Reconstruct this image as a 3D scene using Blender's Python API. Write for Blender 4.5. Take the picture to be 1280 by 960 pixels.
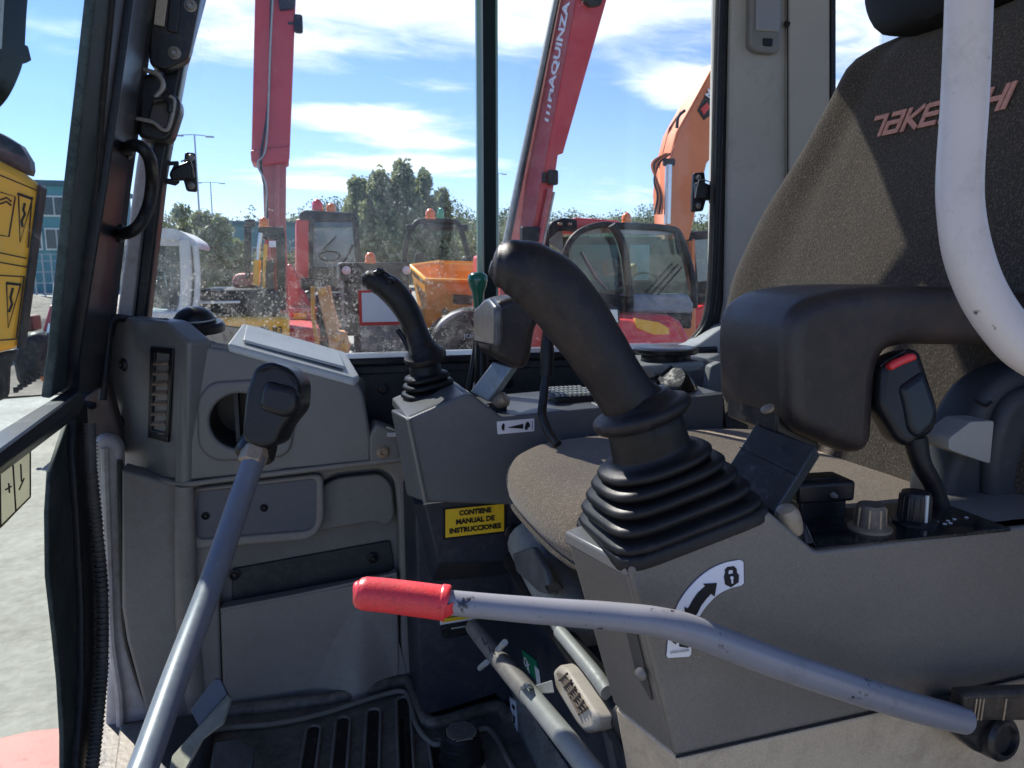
import bpy, math, random
import numpy as np
from mathutils import Vector, Matrix
random.seed(7); RNG = np.random.default_rng(7)
for o in list(bpy.data.objects): bpy.data.objects.remove(o)
S = bpy.context.scene; COL = S.collection
EYE = 1.9
# ---------------------------------------------------------------- camera
YAW, PIT, FPX = math.radians(16), math.radians(8.9), 961.0
cam = bpy.data.objects.new('camera', bpy.data.cameras.new('camera')); COL.objects.link(cam)
cam.location = (0, 0, EYE); cam.rotation_euler = (math.pi/2 - PIT, 0, -YAW)
cam.data.sensor_width = 36; cam.data.lens = 36*FPX/1280; cam.data.clip_start = .01; cam.data.clip_end = 5000
cam.data.dof.use_dof = True; cam.data.dof.focus_distance = .75; cam.data.dof.aperture_fstop = 26
S.camera = cam
# ---------------------------------------------------------------- sun, sky, exposure
SUN_AZ, SUN_EL = math.radians(-27), math.radians(44)     # azimuth clockwise from +Y
EXPO = 1.05
S.view_settings.view_transform = 'Standard'; S.view_settings.look = 'None'; S.view_settings.exposure = EXPO; S.view_settings.gamma = 1
sl = bpy.data.lights.new('sun', 'SUN'); sl.energy = 5.0; sl.angle = math.radians(.5); sl.color = (1, .955, .88)
so = bpy.data.objects.new('sun', sl); COL.objects.link(so)
sd = Vector((math.sin(SUN_AZ)*math.cos(SUN_EL), math.cos(SUN_AZ)*math.cos(SUN_EL), math.sin(SUN_EL)))
so.rotation_euler = sd.to_track_quat('Z', 'Y').to_euler()
W = bpy.data.worlds.new('World'); S.world = W; W.use_nodes = True
nt = W.node_tree; N = nt.nodes; L = nt.links
def nd(tree, typ, **kw):
    n = tree.nodes.new(typ)
    for k, v in kw.items():
        if k.startswith('i_'):
            key = k[2:]; key = int(key) if key.isdigit() else key.replace('_', ' ')
            n.inputs[key].default_value = v
        else: setattr(n, k, v)
    return n
def mth(tree, op, a, b=None, clamp=False):
    n = tree.nodes.new('ShaderNodeMath'); n.operation = op; n.use_clamp = clamp
    for i, x in enumerate((a, b)):
        if x is None: continue
        if isinstance(x, (int, float)): n.inputs[i].default_value = x
        else: tree.links.new(x, n.inputs[i])
    return n.outputs[0]
def build_world():
    bg = N['Background']
    sky = nd(nt, 'ShaderNodeTexSky', sky_type='NISHITA', sun_disc=False, sun_elevation=SUN_EL, sun_rotation=SUN_AZ, altitude=300, air_density=1.0, dust_density=.1, ozone_density=1.4)
    tc = nd(nt, 'ShaderNodeTexCoord'); sx = nd(nt, 'ShaderNodeSeparateXYZ'); L.new(tc.outputs['Generated'], sx.inputs[0])
    x, y, z = sx.outputs
    az = mth(nt, 'ARCTAN2', x, y); el = mth(nt, 'ARCSINE', z)
    # flat cloud layer: project direction to a plane so that far clouds are squeezed
    zz = mth(nt, 'MAXIMUM', mth(nt, 'ADD', z, .12), .06)
    cb = nd(nt, 'ShaderNodeCombineXYZ'); L.new(mth(nt, 'DIVIDE', x, zz), cb.inputs[0]); L.new(mth(nt, 'DIVIDE', y, zz), cb.inputs[1])
    mp = nd(nt, 'ShaderNodeMapping'); L.new(cb.outputs[0], mp.inputs[0]); mp.inputs['Scale'].default_value = (.8, 1.35, 1); mp.inputs['Rotation'].default_value = (0, 0, -.25)
    n1 = nd(nt, 'ShaderNodeTexNoise', i_Scale=1.5, i_Detail=9.0, i_Roughness=.58, i_Distortion=.35); L.new(mp.outputs[0], n1.inputs['Vector'])
    n2 = nd(nt, 'ShaderNodeTexNoise', i_Scale=5.5, i_Detail=7.0, i_Roughness=.6, i_Distortion=.6); L.new(mp.outputs[0], n2.inputs['Vector'])
    def blob(px, py, wx, wy, s):
        a0 = math.atan((px-640)/FPX)+YAW; e0 = math.atan((330-py)/FPX)
        u = mth(nt, 'DIVIDE', mth(nt, 'SUBTRACT', az, a0), wx/FPX); v = mth(nt, 'DIVIDE', mth(nt, 'SUBTRACT', el, e0), wy/FPX)
        r = mth(nt, 'ADD', mth(nt, 'POWER', mth(nt, 'ABSOLUTE', u), 2), mth(nt, 'POWER', mth(nt, 'ABSOLUTE', v), 2))
        return mth(nt, 'MULTIPLY', mth(nt, 'EXPONENT', mth(nt, 'MULTIPLY', r, -1)), s)
    tot = None
    for b in [(450, 160, 90, 15, .80), (525, 184, 60, 9, .62), (500, 212, 110, 12, .55), (480, 25, 220, 45, .45), (400, 235, 70, 8, .45), (350, 90, 80, 22, .25), (400, 75, 150, 26, .14), (250, 20, 70, 50, .26), (40, 90, 120, 16, .2),
              (790, 25, 140, 50, .48), (700, 20, 90, 40, .12), (842, 128, 52, 22, .62), (960, 60, 70, 60, .22), (1080, 60, 90, 90, .34), (560, 120, 60, 10, .14), (780, 250, 130, 16, .2), (420, 245, 200, 14, .12), (660, 60, 60, 12, .12), (560, 150, 200, 30, -.02)]:
        o = blob(*b); tot = o if tot is None else mth(nt, 'ADD', tot, o)
    base = mth(nt, 'ADD', mth(nt, 'MULTIPLY', n1.outputs[0], .75), mth(nt, 'MULTIPLY', n2.outputs[0], .32))
    dens = mth(nt, 'ADD', base, tot)
    mr = nd(nt, 'ShaderNodeMapRange', interpolation_type='SMOOTHSTEP'); L.new(dens, mr.inputs[0]); mr.inputs[1].default_value = .60; mr.inputs[2].default_value = 1.0
    # horizon whitening
    hz = nd(nt, 'ShaderNodeMapRange', interpolation_type='SMOOTHSTEP'); L.new(el, hz.inputs[0]); hz.inputs[1].default_value = .30; hz.inputs[2].default_value = -.02; hz.inputs[3].default_value = 0; hz.inputs[4].default_value = .06
    fac = mth(nt, 'MAXIMUM', mr.outputs[0], hz.outputs[0])
    fac = mth(nt, 'MULTIPLY', fac, .88)
    cr = nd(nt, 'ShaderNodeMixRGB'); L.new(n2.outputs[0], cr.inputs[0]); cr.inputs[1].default_value = (3.9, 4.4, 5.2, 1); cr.inputs[2].default_value = (8.6, 8.6, 8.6, 1)
    tint = nd(nt, 'ShaderNodeMixRGB', blend_type='MULTIPLY'); tint.inputs[0].default_value = 1; L.new(sky.outputs[0], tint.inputs[1]); tint.inputs[2].default_value = (.56, .63, .88, 1)
    mx = nd(nt, 'ShaderNodeMixRGB'); L.new(fac, mx.inputs[0]); L.new(tint.outputs[0], mx.inputs[1]); L.new(cr.outputs[0], mx.inputs[2])
    L.new(mx.outputs[0], bg.inputs[0]); bg.inputs[1].default_value = .108
build_world()
S.render.engine = 'CYCLES'
S.cycles.max_bounces = 10; S.cycles.diffuse_bounces = 5; S.cycles.transparent_max_bounces = 24; S.cycles.caustics_reflective = False; S.cycles.caustics_refractive = False
# ---------------------------------------------------------------- pixel -> point helpers (coordinates relative to the eye)
Fv = Vector((math.sin(YAW)*math.cos(PIT), math.cos(YAW)*math.cos(PIT), -math.sin(PIT)))
Rv = Vector((math.cos(YAW), -math.sin(YAW), 0)); Uv = Rv.cross(Fv)
def ray(x, y): return Fv + Rv*((x-640)/FPX) - Uv*((y-480)/FPX)
def PX(x, y, k): r = ray(x, y); return r*(k/r.x)
def PY(x, y, k): r = ray(x, y); return r*(k/r.y)
def PZ(x, y, k): r = ray(x, y); return r*(k/r.z)
def PD(x, y, k): return ray(x, y)*k
def PP(x, y, p0, n): r = ray(x, y); return r*(p0.dot(n)/r.dot(n))
def V(*a): return Vector(a)
def YS(pts, k): return [PY(a, b, k) for a, b in pts]
def XS(pts, k): return [PX(a, b, k) for a, b in pts]
def ZS(pts, k): return [PZ(a, b, k) for a, b in pts]
def DS(pts, k): return [PD(a, b, k) for a, b in pts]
# ---------------------------------------------------------------- materials
MATS = {}
def mat(name, col, rough=.5, metal=0., var=.12, vs=9., bump=0., bs=400., dirt=None, spec=.5, coat=0., fleck=None, scr=0.):
    if name in MATS: return MATS[name]
    if max(col) < .062 and metal == 0 and spec == .5: spec = .28
    m = bpy.data.materials.new(name); m.use_nodes = True; t = m.node_tree; b = t.nodes['Principled BSDF']
    tc = nd(t, 'ShaderNodeTexCoord')
    n = nd(t, 'ShaderNodeTexNoise', i_Scale=vs, i_Detail=6.0, i_Roughness=.6); t.links.new(tc.outputs['Object'], n.inputs['Vector'])
    c = nd(t, 'ShaderNodeValToRGB'); e = c.color_ramp.elements; e[0].position = .3; e[1].position = .7
    e[0].color = tuple(max(0, k*(1-var)) for k in col)+(1,); e[1].color = tuple(min(1, k*(1+var)) for k in col)+(1,)
    t.links.new(n.outputs[0], c.inputs[0]); out = c.outputs[0]
    rsock = None
    if dirt:   # (colour, amount 0..1, scale)
        n2 = nd(t, 'ShaderNodeTexNoise', i_Scale=dirt[2], i_Detail=10.0, i_Roughness=.72, i_Distortion=.3); t.links.new(tc.outputs['Object'], n2.inputs['Vector'])
        n2b = nd(t, 'ShaderNodeTexNoise', i_Scale=dirt[2]*7, i_Detail=8.0, i_Roughness=.75, i_Distortion=.5); t.links.new(tc.outputs['Object'], n2b.inputs['Vector'])
        dsum = mth(t, 'ADD', mth(t, 'MULTIPLY', n2.outputs[0], .62), mth(t, 'MULTIPLY', n2b.outputs[0], .42))
        mr = nd(t, 'ShaderNodeMapRange'); t.links.new(dsum, mr.inputs[0]); mr.inputs[1].default_value = .605-.36*dirt[1]; mr.inputs[2].default_value = .80-.18*dirt[1]; mr.inputs[4].default_value = min(1, .6+dirt[1]*.5)
        mx = nd(t, 'ShaderNodeMixRGB'); t.links.new(mr.outputs[0], mx.inputs[0]); t.links.new(out, mx.inputs[1]); mx.inputs[2].default_value = tuple(dirt[0])+(1,); out = mx.outputs[0]
        vd = nd(t, 'ShaderNodeTexVoronoi', i_Scale=260.0); t.links.new(tc.outputs['Object'], vd.inputs['Vector'])
        sp_ = mth(t, 'GREATER_THAN', mth(t, 'MULTIPLY', mth(t, 'SUBTRACT', n2b.outputs[0], .50), 1.6), vd.outputs['Distance'])
        mxs = nd(t, 'ShaderNodeMixRGB'); t.links.new(mth(t, 'MULTIPLY', sp_, .5), mxs.inputs[0]); t.links.new(out, mxs.inputs[1]); mxs.inputs[2].default_value = tuple(min(1, k*1.25) for k in dirt[0])+(1,); out = mxs.outputs[0]
        rr = nd(t, 'ShaderNodeMapRange'); t.links.new(mr.outputs[0], rr.inputs[0]); rr.inputs[3].default_value = rough; rr.inputs[4].default_value = min(1, rough+.35); rsock = rr.outputs[0]
    if fleck:  # (colour, threshold, scale) small chips or fibres
        vo = nd(t, 'ShaderNodeTexNoise', i_Scale=fleck[2], i_Detail=3.0, i_Roughness=.7); t.links.new(tc.outputs['Object'], vo.inputs['Vector'])
        mr = nd(t, 'ShaderNodeMapRange'); t.links.new(vo.outputs[0], mr.inputs[0]); mr.inputs[1].default_value = fleck[1]; mr.inputs[2].default_value = fleck[1]+.06
        mx = nd(t, 'ShaderNodeMixRGB'); t.links.new(mr.outputs[0], mx.inputs[0]); t.links.new(out, mx.inputs[1]); mx.inputs[2].default_value = tuple(fleck[0])+(1,); out = mx.outputs[0]
    if bump:
        ng = nd(t, 'ShaderNodeTexNoise', i_Scale=min(bs, 650.), i_Detail=2.0); t.links.new(tc.outputs['Object'], ng.inputs['Vector'])
        gr_ = nd(t, 'ShaderNodeMapRange'); t.links.new(ng.outputs[0], gr_.inputs[0]); gr_.inputs[1].default_value = .3; gr_.inputs[2].default_value = .7; gr_.inputs[3].default_value = .88; gr_.inputs[4].default_value = 1.12
        mpn = nd(t, 'ShaderNodeMapping'); t.links.new(tc.outputs['Object'], mpn.inputs[0]); mpn.inputs['Scale'].default_value = (9, 9, 52); mpn.inputs['Rotation'].default_value = (.3, .5, .2)
        ns = nd(t, 'ShaderNodeTexNoise', i_Scale=1.0, i_Detail=9.0, i_Roughness=.7, i_Distortion=.8); t.links.new(mpn.outputs[0], ns.inputs['Vector'])
        ms_ = nd(t, 'ShaderNodeMapRange'); t.links.new(ns.outputs[0], ms_.inputs[0]); ms_.inputs[1].default_value = .60; ms_.inputs[2].default_value = .74; ms_.inputs[4].default_value = .16
        mxc = nd(t, 'ShaderNodeMixRGB'); t.links.new(ms_.outputs[0], mxc.inputs[0]); t.links.new(out, mxc.inputs[1]); mxc.inputs[2].default_value = tuple(min(.6, k*1.6+.07) for k in col)+(1,); out = mxc.outputs[0]
        mg = nd(t, 'ShaderNodeVectorMath', operation='SCALE'); t.links.new(out, mg.inputs[0]); t.links.new(gr_.outputs[0], mg.inputs['Scale']); out = mg.outputs[0]
    t.links.new(out, b.inputs['Base Color'])
    if rsock is None:
        rr = nd(t, 'ShaderNodeMapRange'); t.links.new(n.outputs[0], rr.inputs[0]); rr.inputs[3].default_value = max(.03, rough-.08); rr.inputs[4].default_value = min(1, rough+.08); rsock = rr.outputs[0]
    t.links.new(rsock, b.inputs['Roughness'])
    b.inputs['Metallic'].default_value = metal; b.inputs['Specular IOR Level'].default_value = spec; b.inputs['Coat Weight'].default_value = coat
    if bump:
        nb = nd(t, 'ShaderNodeTexNoise', i_Scale=bs, i_Detail=3.0); t.links.new(tc.outputs['Object'], nb.inputs['Vector'])
        bp = nd(t, 'ShaderNodeBump', i_Strength=bump, i_Distance=.001 if bs > 60 else .02); t.links.new(nb.outputs[0], bp.inputs['Height']); t.links.new(bp.outputs[0], b.inputs['Normal'])
    MATS[name] = m; return m
DUST = (.30, .25, .19)
def glass(name, tint=(.95, .975, .975), specks=.5, smear=.12, low=(-.2, .35), refl=.6):
    m = bpy.data.materials.new(name); m.use_nodes = True; t = m.node_tree; t.nodes.remove(t.nodes['Principled BSDF']); out = t.nodes['Material Output']
    geo = nd(t, 'ShaderNodeNewGeometry'); sp = nd(t, 'ShaderNodeSeparateXYZ'); t.links.new(geo.outputs['Position'], sp.inputs[0])
    tr = nd(t, 'ShaderNodeBsdfTransparent'); tr.inputs[0].default_value = tint+(1,)
    gl = nd(t, 'ShaderNodeBsdfGlossy'); gl.inputs['Roughness'].default_value = .02
    fr = nd(t, 'ShaderNodeFresnel', i_IOR=1.45)
    m1 = nd(t, 'ShaderNodeMixShader'); t.links.new(mth(t, 'MULTIPLY', fr.outputs[0], refl), m1.inputs[0]); t.links.new(tr.outputs[0], m1.inputs[1]); t.links.new(gl.outputs[0], m1.inputs[2])
    # dirt: dried splashes, denser low down, and long soft smears
    grad = nd(t, 'ShaderNodeMapRange', interpolation_type='SMOOTHSTEP'); t.links.new(sp.outputs[2], grad.inputs[0]); grad.inputs[1].default_value = EYE+low[1]; grad.inputs[2].default_value = EYE+low[0]
    gx = nd(t, 'ShaderNodeMapRange', interpolation_type='SMOOTHSTEP'); t.links.new(sp.outputs[0], gx.inputs[0]); gx.inputs[1].default_value = .55; gx.inputs[2].default_value = -.05; gx.inputs[3].default_value = .45
    g = mth(t, 'MULTIPLY', grad.outputs[0], gx.outputs[0])
    tot = None
    wn = nd(t, 'ShaderNodeTexNoise', i_Scale=260.0, i_Detail=3.0); t.links.new(geo.outputs['Position'], wn.inputs['Vector'])
    wv = nd(t, 'ShaderNodeVectorMath', operation='MULTIPLY_ADD'); t.links.new(wn.outputs['Color'], wv.inputs[0]); wv.inputs[1].default_value = (.006, .006, .006); t.links.new(geo.outputs['Position'], wv.inputs[2])
    for sc, th, am in ((120., .24, .95), (260., .30, .85), (520., .36, .8)):
        vo = nd(t, 'ShaderNodeTexVoronoi', i_Scale=sc); t.links.new(wv.outputs[0], vo.inputs['Vector'])
        n = nd(t, 'ShaderNodeTexNoise', i_Scale=sc*.12, i_Detail=5.0); t.links.new(geo.outputs['Position'], n.inputs['Vector'])
        rad = mth(t, 'MULTIPLY', mth(t, 'SUBTRACT', mth(t, 'ADD', n.outputs[0], mth(t, 'MULTIPLY', g, .24)), .508), th*3.2)
        s = mth(t, 'MULTIPLY', mth(t, 'GREATER_THAN', mth(t, 'SUBTRACT', rad, vo.outputs['Distance']), 0), am)
        tot = s if tot is None else mth(t, 'MAXIMUM', tot, s)
    n3 = nd(t, 'ShaderNodeTexNoise', i_Scale=14.0, i_Detail=8.0, i_Roughness=.7, i_Distortion=1.2); t.links.new(geo.outputs['Position'], n3.inputs['Vector'])
    sm = nd(t, 'ShaderNodeMapRange'); t.links.new(n3.outputs[0], sm.inputs[0]); sm.inputs[1].default_value = .42; sm.inputs[2].default_value = .75; sm.inputs[4].default_value = 1
    smv = mth(t, 'MULTIPLY', sm.outputs[0], mth(t, 'ADD', mth(t, 'MULTIPLY', g, smear*1.3), smear*.35))
    fac = mth(t, 'MAXIMUM', mth(t, 'MULTIPLY', tot, specks), smv, True)
    df = nd(t, 'ShaderNodeBsdfDiffuse'); df.inputs[0].default_value = (.50, .50, .47, 1); tl = nd(t, 'ShaderNodeBsdfTranslucent'); tl.inputs[0].default_value = (.62, .61, .57, 1)
    md = nd(t, 'ShaderNodeMixShader', i_0=.45); t.links.new(df.outputs[0], md.inputs[1]); t.links.new(tl.outputs[0], md.inputs[2])
    m2 = nd(t, 'ShaderNodeMixShader'); t.links.new(fac, m2.inputs[0]); t.links.new(m1.outputs[0], m2.inputs[1]); t.links.new(md.outputs[0], m2.inputs[2])
    t.links.new(m2.outputs[0], out.inputs[0]); return m
# ---------------------------------------------------------------- things, parts
def thing(name, label, cat, base, group=None):
    o = bpy.data.objects.new(name, None); COL.objects.link(o); o.location = (base[0], base[1], base[2]+EYE); o.empty_display_size = .05
    o['label'] = label; o['category'] = cat
    if group: o['group'] = group
    o['base'] = [base[0], base[1], base[2]]
    return o
def root_base(o):
    while o.parent: o = o.parent
    return Vector(o['base'])
class G:
    def __init__(s): s.v = []; s.f = []
    def add(s, vs, fs):
        k = len(s.v); s.v += [Vector(x) for x in vs]; s.f += [tuple(i+k for i in f) for f in fs]; return s
    def poly(s, pts): return s.add(pts, [tuple(range(len(pts)))])
    def prism(s, pts, vec):
        n = len(pts); vec = Vector(vec); a = [Vector(p) for p in pts]; b = [p+vec for p in a]
        return s.add(a+b, [tuple(range(n)), tuple(range(2*n-1, n-1, -1))]+[(i, i+n, (i+1) % n+n, (i+1) % n) for i in range(n)])
    def hull2(s, a, b):   # two matching loops
        n = len(a); return s.add(list(a)+list(b), [tuple(range(n)), tuple(range(2*n-1, n-1, -1))]+[(i, i+n, (i+1) % n+n, (i+1) % n) for i in range(n)])
    def box(s, c, d, M=None):
        c = Vector(c); x, y, z = [k/2 for k in d]; P = [Vector((i*x, j*y, k*z)) for i in (-1, 1) for j in (-1, 1) for k in (-1, 1)]
        if M is not None: P = [M @ p for p in P]
        return s.add([c+p for p in P], [(0, 1, 3, 2), (4, 6, 7, 5), (0, 4, 5, 1), (2, 3, 7, 6), (0, 2, 6, 4), (1, 5, 7, 3)])
    def b2(s, x0, x1, y0, y1, z0, z1): return s.box(((x0+x1)/2, (y0+y1)/2, (z0+z1)/2), (x1-x0, y1-y0, z1-z0))
    def loft(s, rings, cap=True, closed=True):
        n = len(rings[0]); k = len(s.v)
        for r in rings: s.v += [Vector(p) for p in r]
        for i in range(len(rings)-1):
            for j in range(n if closed else n-1):
                a = k+i*n+j; b = k+i*n+(j+1) % n; s.f.append((a, b, b+n, a+n))
        if cap: s.f.append(tuple(range(k+n-1, k-1, -1))); e = k+(len(rings)-1)*n; s.f.append(tuple(range(e, e+n)))
        return s
    def tube(s, pts, r, n=16, sub=6, cap=True):
        pts = [Vector(p) for p in pts]; rr = list(r) if isinstance(r, (list, tuple)) else [r]*len(pts)
        if sub > 1 and len(pts) > 2:
            P, R_ = [], []; ext = [2*pts[0]-pts[1]]+pts+[2*pts[-1]-pts[-2]]
            for i in range(len(pts)-1):
                p0, p1, p2, p3 = ext[i:i+4]
                for j in range(sub):
                    u = j/sub; P.append(.5*((2*p1)+(p2-p0)*u+(2*p0-5*p1+4*p2-p3)*u*u+(3*p1-p0-3*p2+p3)*u**3)); R_.append(rr[i]+(rr[i+1]-rr[i])*(3*u*u-2*u**3))
            P.append(pts[-1]); R_.append(rr[-1]); pts, rr = P, R_
        t0 = (pts[1]-pts[0]).normalized(); up = Vector((0, 0, 1)) if abs(t0.z) < .9 else Vector((1, 0, 0)); u = t0.cross(up).normalized(); rings = []
        for i, p in enumerate(pts):
            t = (pts[min(i+1, len(pts)-1)]-pts[max(i-1, 0)]).normalized(); u = (u-t*u.dot(t)).normalized(); w = t.cross(u)
            rings.append([p+(u*math.cos(a)+w*math.sin(a))*rr[i] for a in [2*math.pi*j/n for j in range(n)]])
        return s.loft(rings, cap)
    def lathe(s, prof, o, ax, n=28, sq=0., xdir=None):   # prof: (radius, height); sq>0 = squarer section
        o = Vector(o); ax = Vector(ax).normalized(); u = Vector(xdir) if xdir else (Vector((0, 0, 1)) if abs(ax.z) < .9 else Vector((1, 0, 0)))
        u = (u-ax*u.dot(ax)).normalized(); w = ax.cross(u); rings = []
        for q in prof:
            r, h = q[0], q[1]; k = q[2] if len(q) > 2 else sq; ring = []
            for j in range(n):
                a = 2*math.pi*j/n; c, d = math.cos(a), math.sin(a)
                e = 2+k*6; m = (abs(c)**e+abs(d)**e)**(-1/e); ring.append(o+ax*h+(u*c+w*d)*(r*m))
            rings.append(ring)
        return s.loft(rings)
    def sphere(s, c, r, sc=(1, 1, 1), n=20, m=12, M=None):
        c = Vector(c); rings = []
        for i in range(1, m):
            t = math.pi*i/m; ring = [Vector((r*sc[0]*math.sin(t)*math.cos(a), r*sc[1]*math.sin(t)*math.sin(a), r*sc[2]*math.cos(t))) for a in [2*math.pi*j/n for j in range(n)]]
            rings.append([c+((M @ p) if M is not None else p) for p in ring])
        return s.loft(rings)
    def make(s, name, m, parent=None, bevel=0., seg=2, sharp=38, sub=0, label=None, cat=None, group=None, kind=None):
        base = None
        if parent is not None: base = root_base(parent)
        else:
            xs = [v.x for v in s.v]; ys = [v.y for v in s.v]; zs = [v.z for v in s.v]; base = Vector(((min(xs)+max(xs))/2, (min(ys)+max(ys))/2, min(zs)))
            if kind in ('structure',): base = Vector((0, 0, -EYE))
        me = bpy.data.meshes.new(name); me.from_pydata([tuple(v-base) for v in s.v], [], s.f); me.validate()
        o = bpy.data.objects.new(name, me); COL.objects.link(o); me.materials.append(m)
        import bmesh
        bm = bmesh.new(); bm.from_mesh(me); bmesh.ops.recalc_face_normals(bm, faces=bm.faces); bm.to_mesh(me); bm.free()
        if parent is not None: o.parent = parent
        else: o.location = (base.x, base.y, base.z+EYE); o['base'] = list(base)
        me.polygons.foreach_set('use_smooth', [True]*len(me.polygons)); me.set_sharp_from_angle(angle=math.radians(sharp))
        if sub: md = o.modifiers.new('s', 'SUBSURF'); md.levels = sub; md.render_levels = sub
        if bevel: md = o.modifiers.new('b', 'BEVEL'); md.width = bevel; md.segments = seg; md.limit_method = 'ANGLE'; md.angle_limit = math.radians(35); md.harden_normals = False
        if label: o['label'] = label
        if cat: o['category'] = cat
        if group: o['group'] = group
        if kind: o['kind'] = kind
        return o
def rnd(pts, r, n=4):
    """round the corners of a 3D polygon (planar); r may be a list"""
    out = []; N_ = len(pts); pts = [Vector(p) for p in pts]
    for i, p in enumerate(pts):
        a = pts[i-1]; b = pts[(i+1) % N_]; rr = r[i] if isinstance(r, (list, tuple)) else r
        d = min(rr, (a-p).length*.48, (b-p).length*.48)
        if d < 1e-5: out.append(p); continue
        s = p+(a-p).normalized()*d; e = p+(b-p).normalized()*d
        for k in range(n+1):
            t = k/n; out.append(s*(1-t)**2+p*2*t*(1-t)+e*t*t)
    return out
def circ(c, r, n, u, w): return [c+(u*math.cos(a)+w*math.sin(a))*r for a in [2*math.pi*k/n for k in range(n)]]
def plate(loops, th, bev=.002, seg=3, toward=None):
    """flat plate with holes and rounded edges: loops[0] outline, rest holes (3D, coplanar). Front face on the loops' plane, body goes away from the eye"""
    o = loops[0][0]; 
    nn = Vector((0, 0, 0)); l = loops[0]
    for i in range(len(l)): nn += (l[i]-o).cross(l[(i+1) % len(l)]-o)
    nn.normalize()
    tw = toward if toward is not None else -o
    if nn.dot(tw) < 0: nn = -nn
    u = (loops[0][1]-o).normalized(); u = (u-nn*u.dot(nn)).normalized(); w = nn.cross(u)
    cu = bpy.data.curves.new('c', 'CURVE'); cu.dimensions = '2D'; cu.fill_mode = 'BOTH'; bev = min(bev, th*.49)
    cu.extrude = th/2-bev; cu.bevel_depth = bev; cu.offset = -bev; cu.bevel_resolution = seg
    for lp in loops:
        sp = cu.splines.new('POLY'); sp.points.add(len(lp)-1); sp.use_cyclic_u = True
        for p, q in zip(sp.points, lp): d = q-o; p.co = (d.dot(u), d.dot(w), 0, 1)
    ob = bpy.data.objects.new('tmp', cu); COL.objects.link(ob)
    me = ob.to_mesh(); g = G(); M = Matrix((u, w, nn)).transposed()
    g.add([o+M @ v.co-nn*th/2 for v in me.vertices], [tuple(p.vertices) for p in me.polygons])
    ob.to_mesh_clear(); bpy.data.objects.remove(ob); bpy.data.curves.remove(cu)
    return g
def text(txt, o, u, w, h, width=None, bold=0.0, th=.0006, shear=0., align='LEFT'):
    """lettering as thin raised print; o = left baseline, u = reading direction, w = up, h = cap height"""
    cu = bpy.data.curves.new('t', 'FONT'); cu.body = txt; cu.size = 1.0; cu.extrude = .001; cu.offset = bold; cu.shear = shear; cu.align_x = align; cu.resolution_u = 2
    ob = bpy.data.objects.new('tmp', cu); COL.objects.link(ob); bpy.context.view_layer.update(); me = ob.to_mesh()
    u = Vector(u).normalized(); w = Vector(w); w = (w-u*w.dot(u)).normalized(); n = u.cross(w); g = G()
    xs = [v.co.x for v in me.vertices]; sc = h/.70; wx = sc if width is None else width/(max(xs)-min(xs)); x0 = min(xs) if width is not None and align == 'LEFT' else 0
    g.add([Vector(o)+u*((v.co.x-x0)*wx)+w*(v.co.y*sc)+n*(v.co.z/.001*th/2) for v in me.vertices], [tuple(p.vertices) for p in me.polygons])
    ob.to_mesh_clear(); bpy.data.objects.remove(ob); bpy.data.curves.remove(cu); return g
def strokes(segs, o, u, w, n, h, t, shear=.28, th=.0006):
    g = G(); k = 0
    for a, b in segs:
        A = Vector(a); B = Vector(b); d = (B-A).normalized(); q = Vector((-d.y, d.x))*t/2; A2 = A-d*t/2; B2 = B+d*t/2
        pts = [A2+q, B2+q, B2-q, A2-q]; k += 1
        P = [o+u*((p.x+p.y*shear)*h)+w*(p.y*h)+n*(.0002*(k % 7)) for p in pts]
        g.prism(P, -n*th)
    return g
def screw(parent, p, nrm, r=.006, m=None, name='screw'):
    nrm = Vector(nrm).normalized(); g = G()
    g.lathe([(r*1.25, -.002), (r*1.25, .0006), (r*1.1, .0014), (r, .0014), (r*.9, .004), (r*.6, .005), (r*.5, .0046), (r*.42, .002)], p, nrm, n=16)
    return g.make(name, m or M_BLKMET, parent, sharp=50)

M_GREY = mat('grey_moulded_plastic', (.175, .170, .160), .42, var=.10, vs=7, bump=.25, bs=900, dirt=((.20, .175, .14), .22, 11))
M_GREYD = mat('lower_grey_plastic', (.245, .225, .200), .55, var=.12, vs=6, bump=.3, bs=900, dirt=((.21, .18, .14), .34, 8))
M_GREYPOCK = mat('pocket_grey_plastic', (.19, .18, .165), .6, var=.15, vs=6, bump=.3, bs=900, dirt=((.17, .145, .115), .3, 9))
M_CONS = mat('console_grey_plastic', (.158, .140, .118), .40, var=.12, vs=6, bump=.3, bs=1100, dirt=((.22, .19, .15), .12, 12))
M_CONF = mat('far_console_plastic', (.105, .11, .118), .42, var=.08, vs=6, bump=.25, bs=900, dirt=((.18, .16, .13), .16, 12))
M_BEIGE = mat('beige_lower_plastic', (.50, .40, .28), .6, var=.12, vs=7, bump=.2, bs=900, dirt=((.20, .15, .10), .35, 7))
M_SILL = mat('dark_sill_plastic', (.035, .038, .042), .45, var=.15, vs=8, bump=.2, bs=800, dirt=((.13, .12, .10), .25, 9))
M_RUB = mat('black_rubber', (.012, .012, .014), .42, var=.2, vs=22, bump=.15, bs=500, dirt=((.09, .075, .06), .22, 16))
M_GRIP = mat('worn_grip_rubber', (.012, .011, .013), .36, var=.25, vs=18, bump=.35, bs=1300, dirt=((.070, .050, .036), .30, 8))
M_ARM = mat('armrest_vinyl', (.030, .024, .023), .36, var=.3, vs=12, bump=.45, bs=800, dirt=((.105, .066, .047), .34, 6), spec=.46)
M_BLKPL = mat('black_plastic', (.014, .014, .016), .30, var=.2, vs=20, bump=.1, bs=700, dirt=((.07, .06, .05), .12, 18))
M_BLKGL = mat('black_gloss_panel', (.010, .010, .011), .12, var=.2, vs=20, dirt=((.13, .10, .075), .3, 24))
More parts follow.
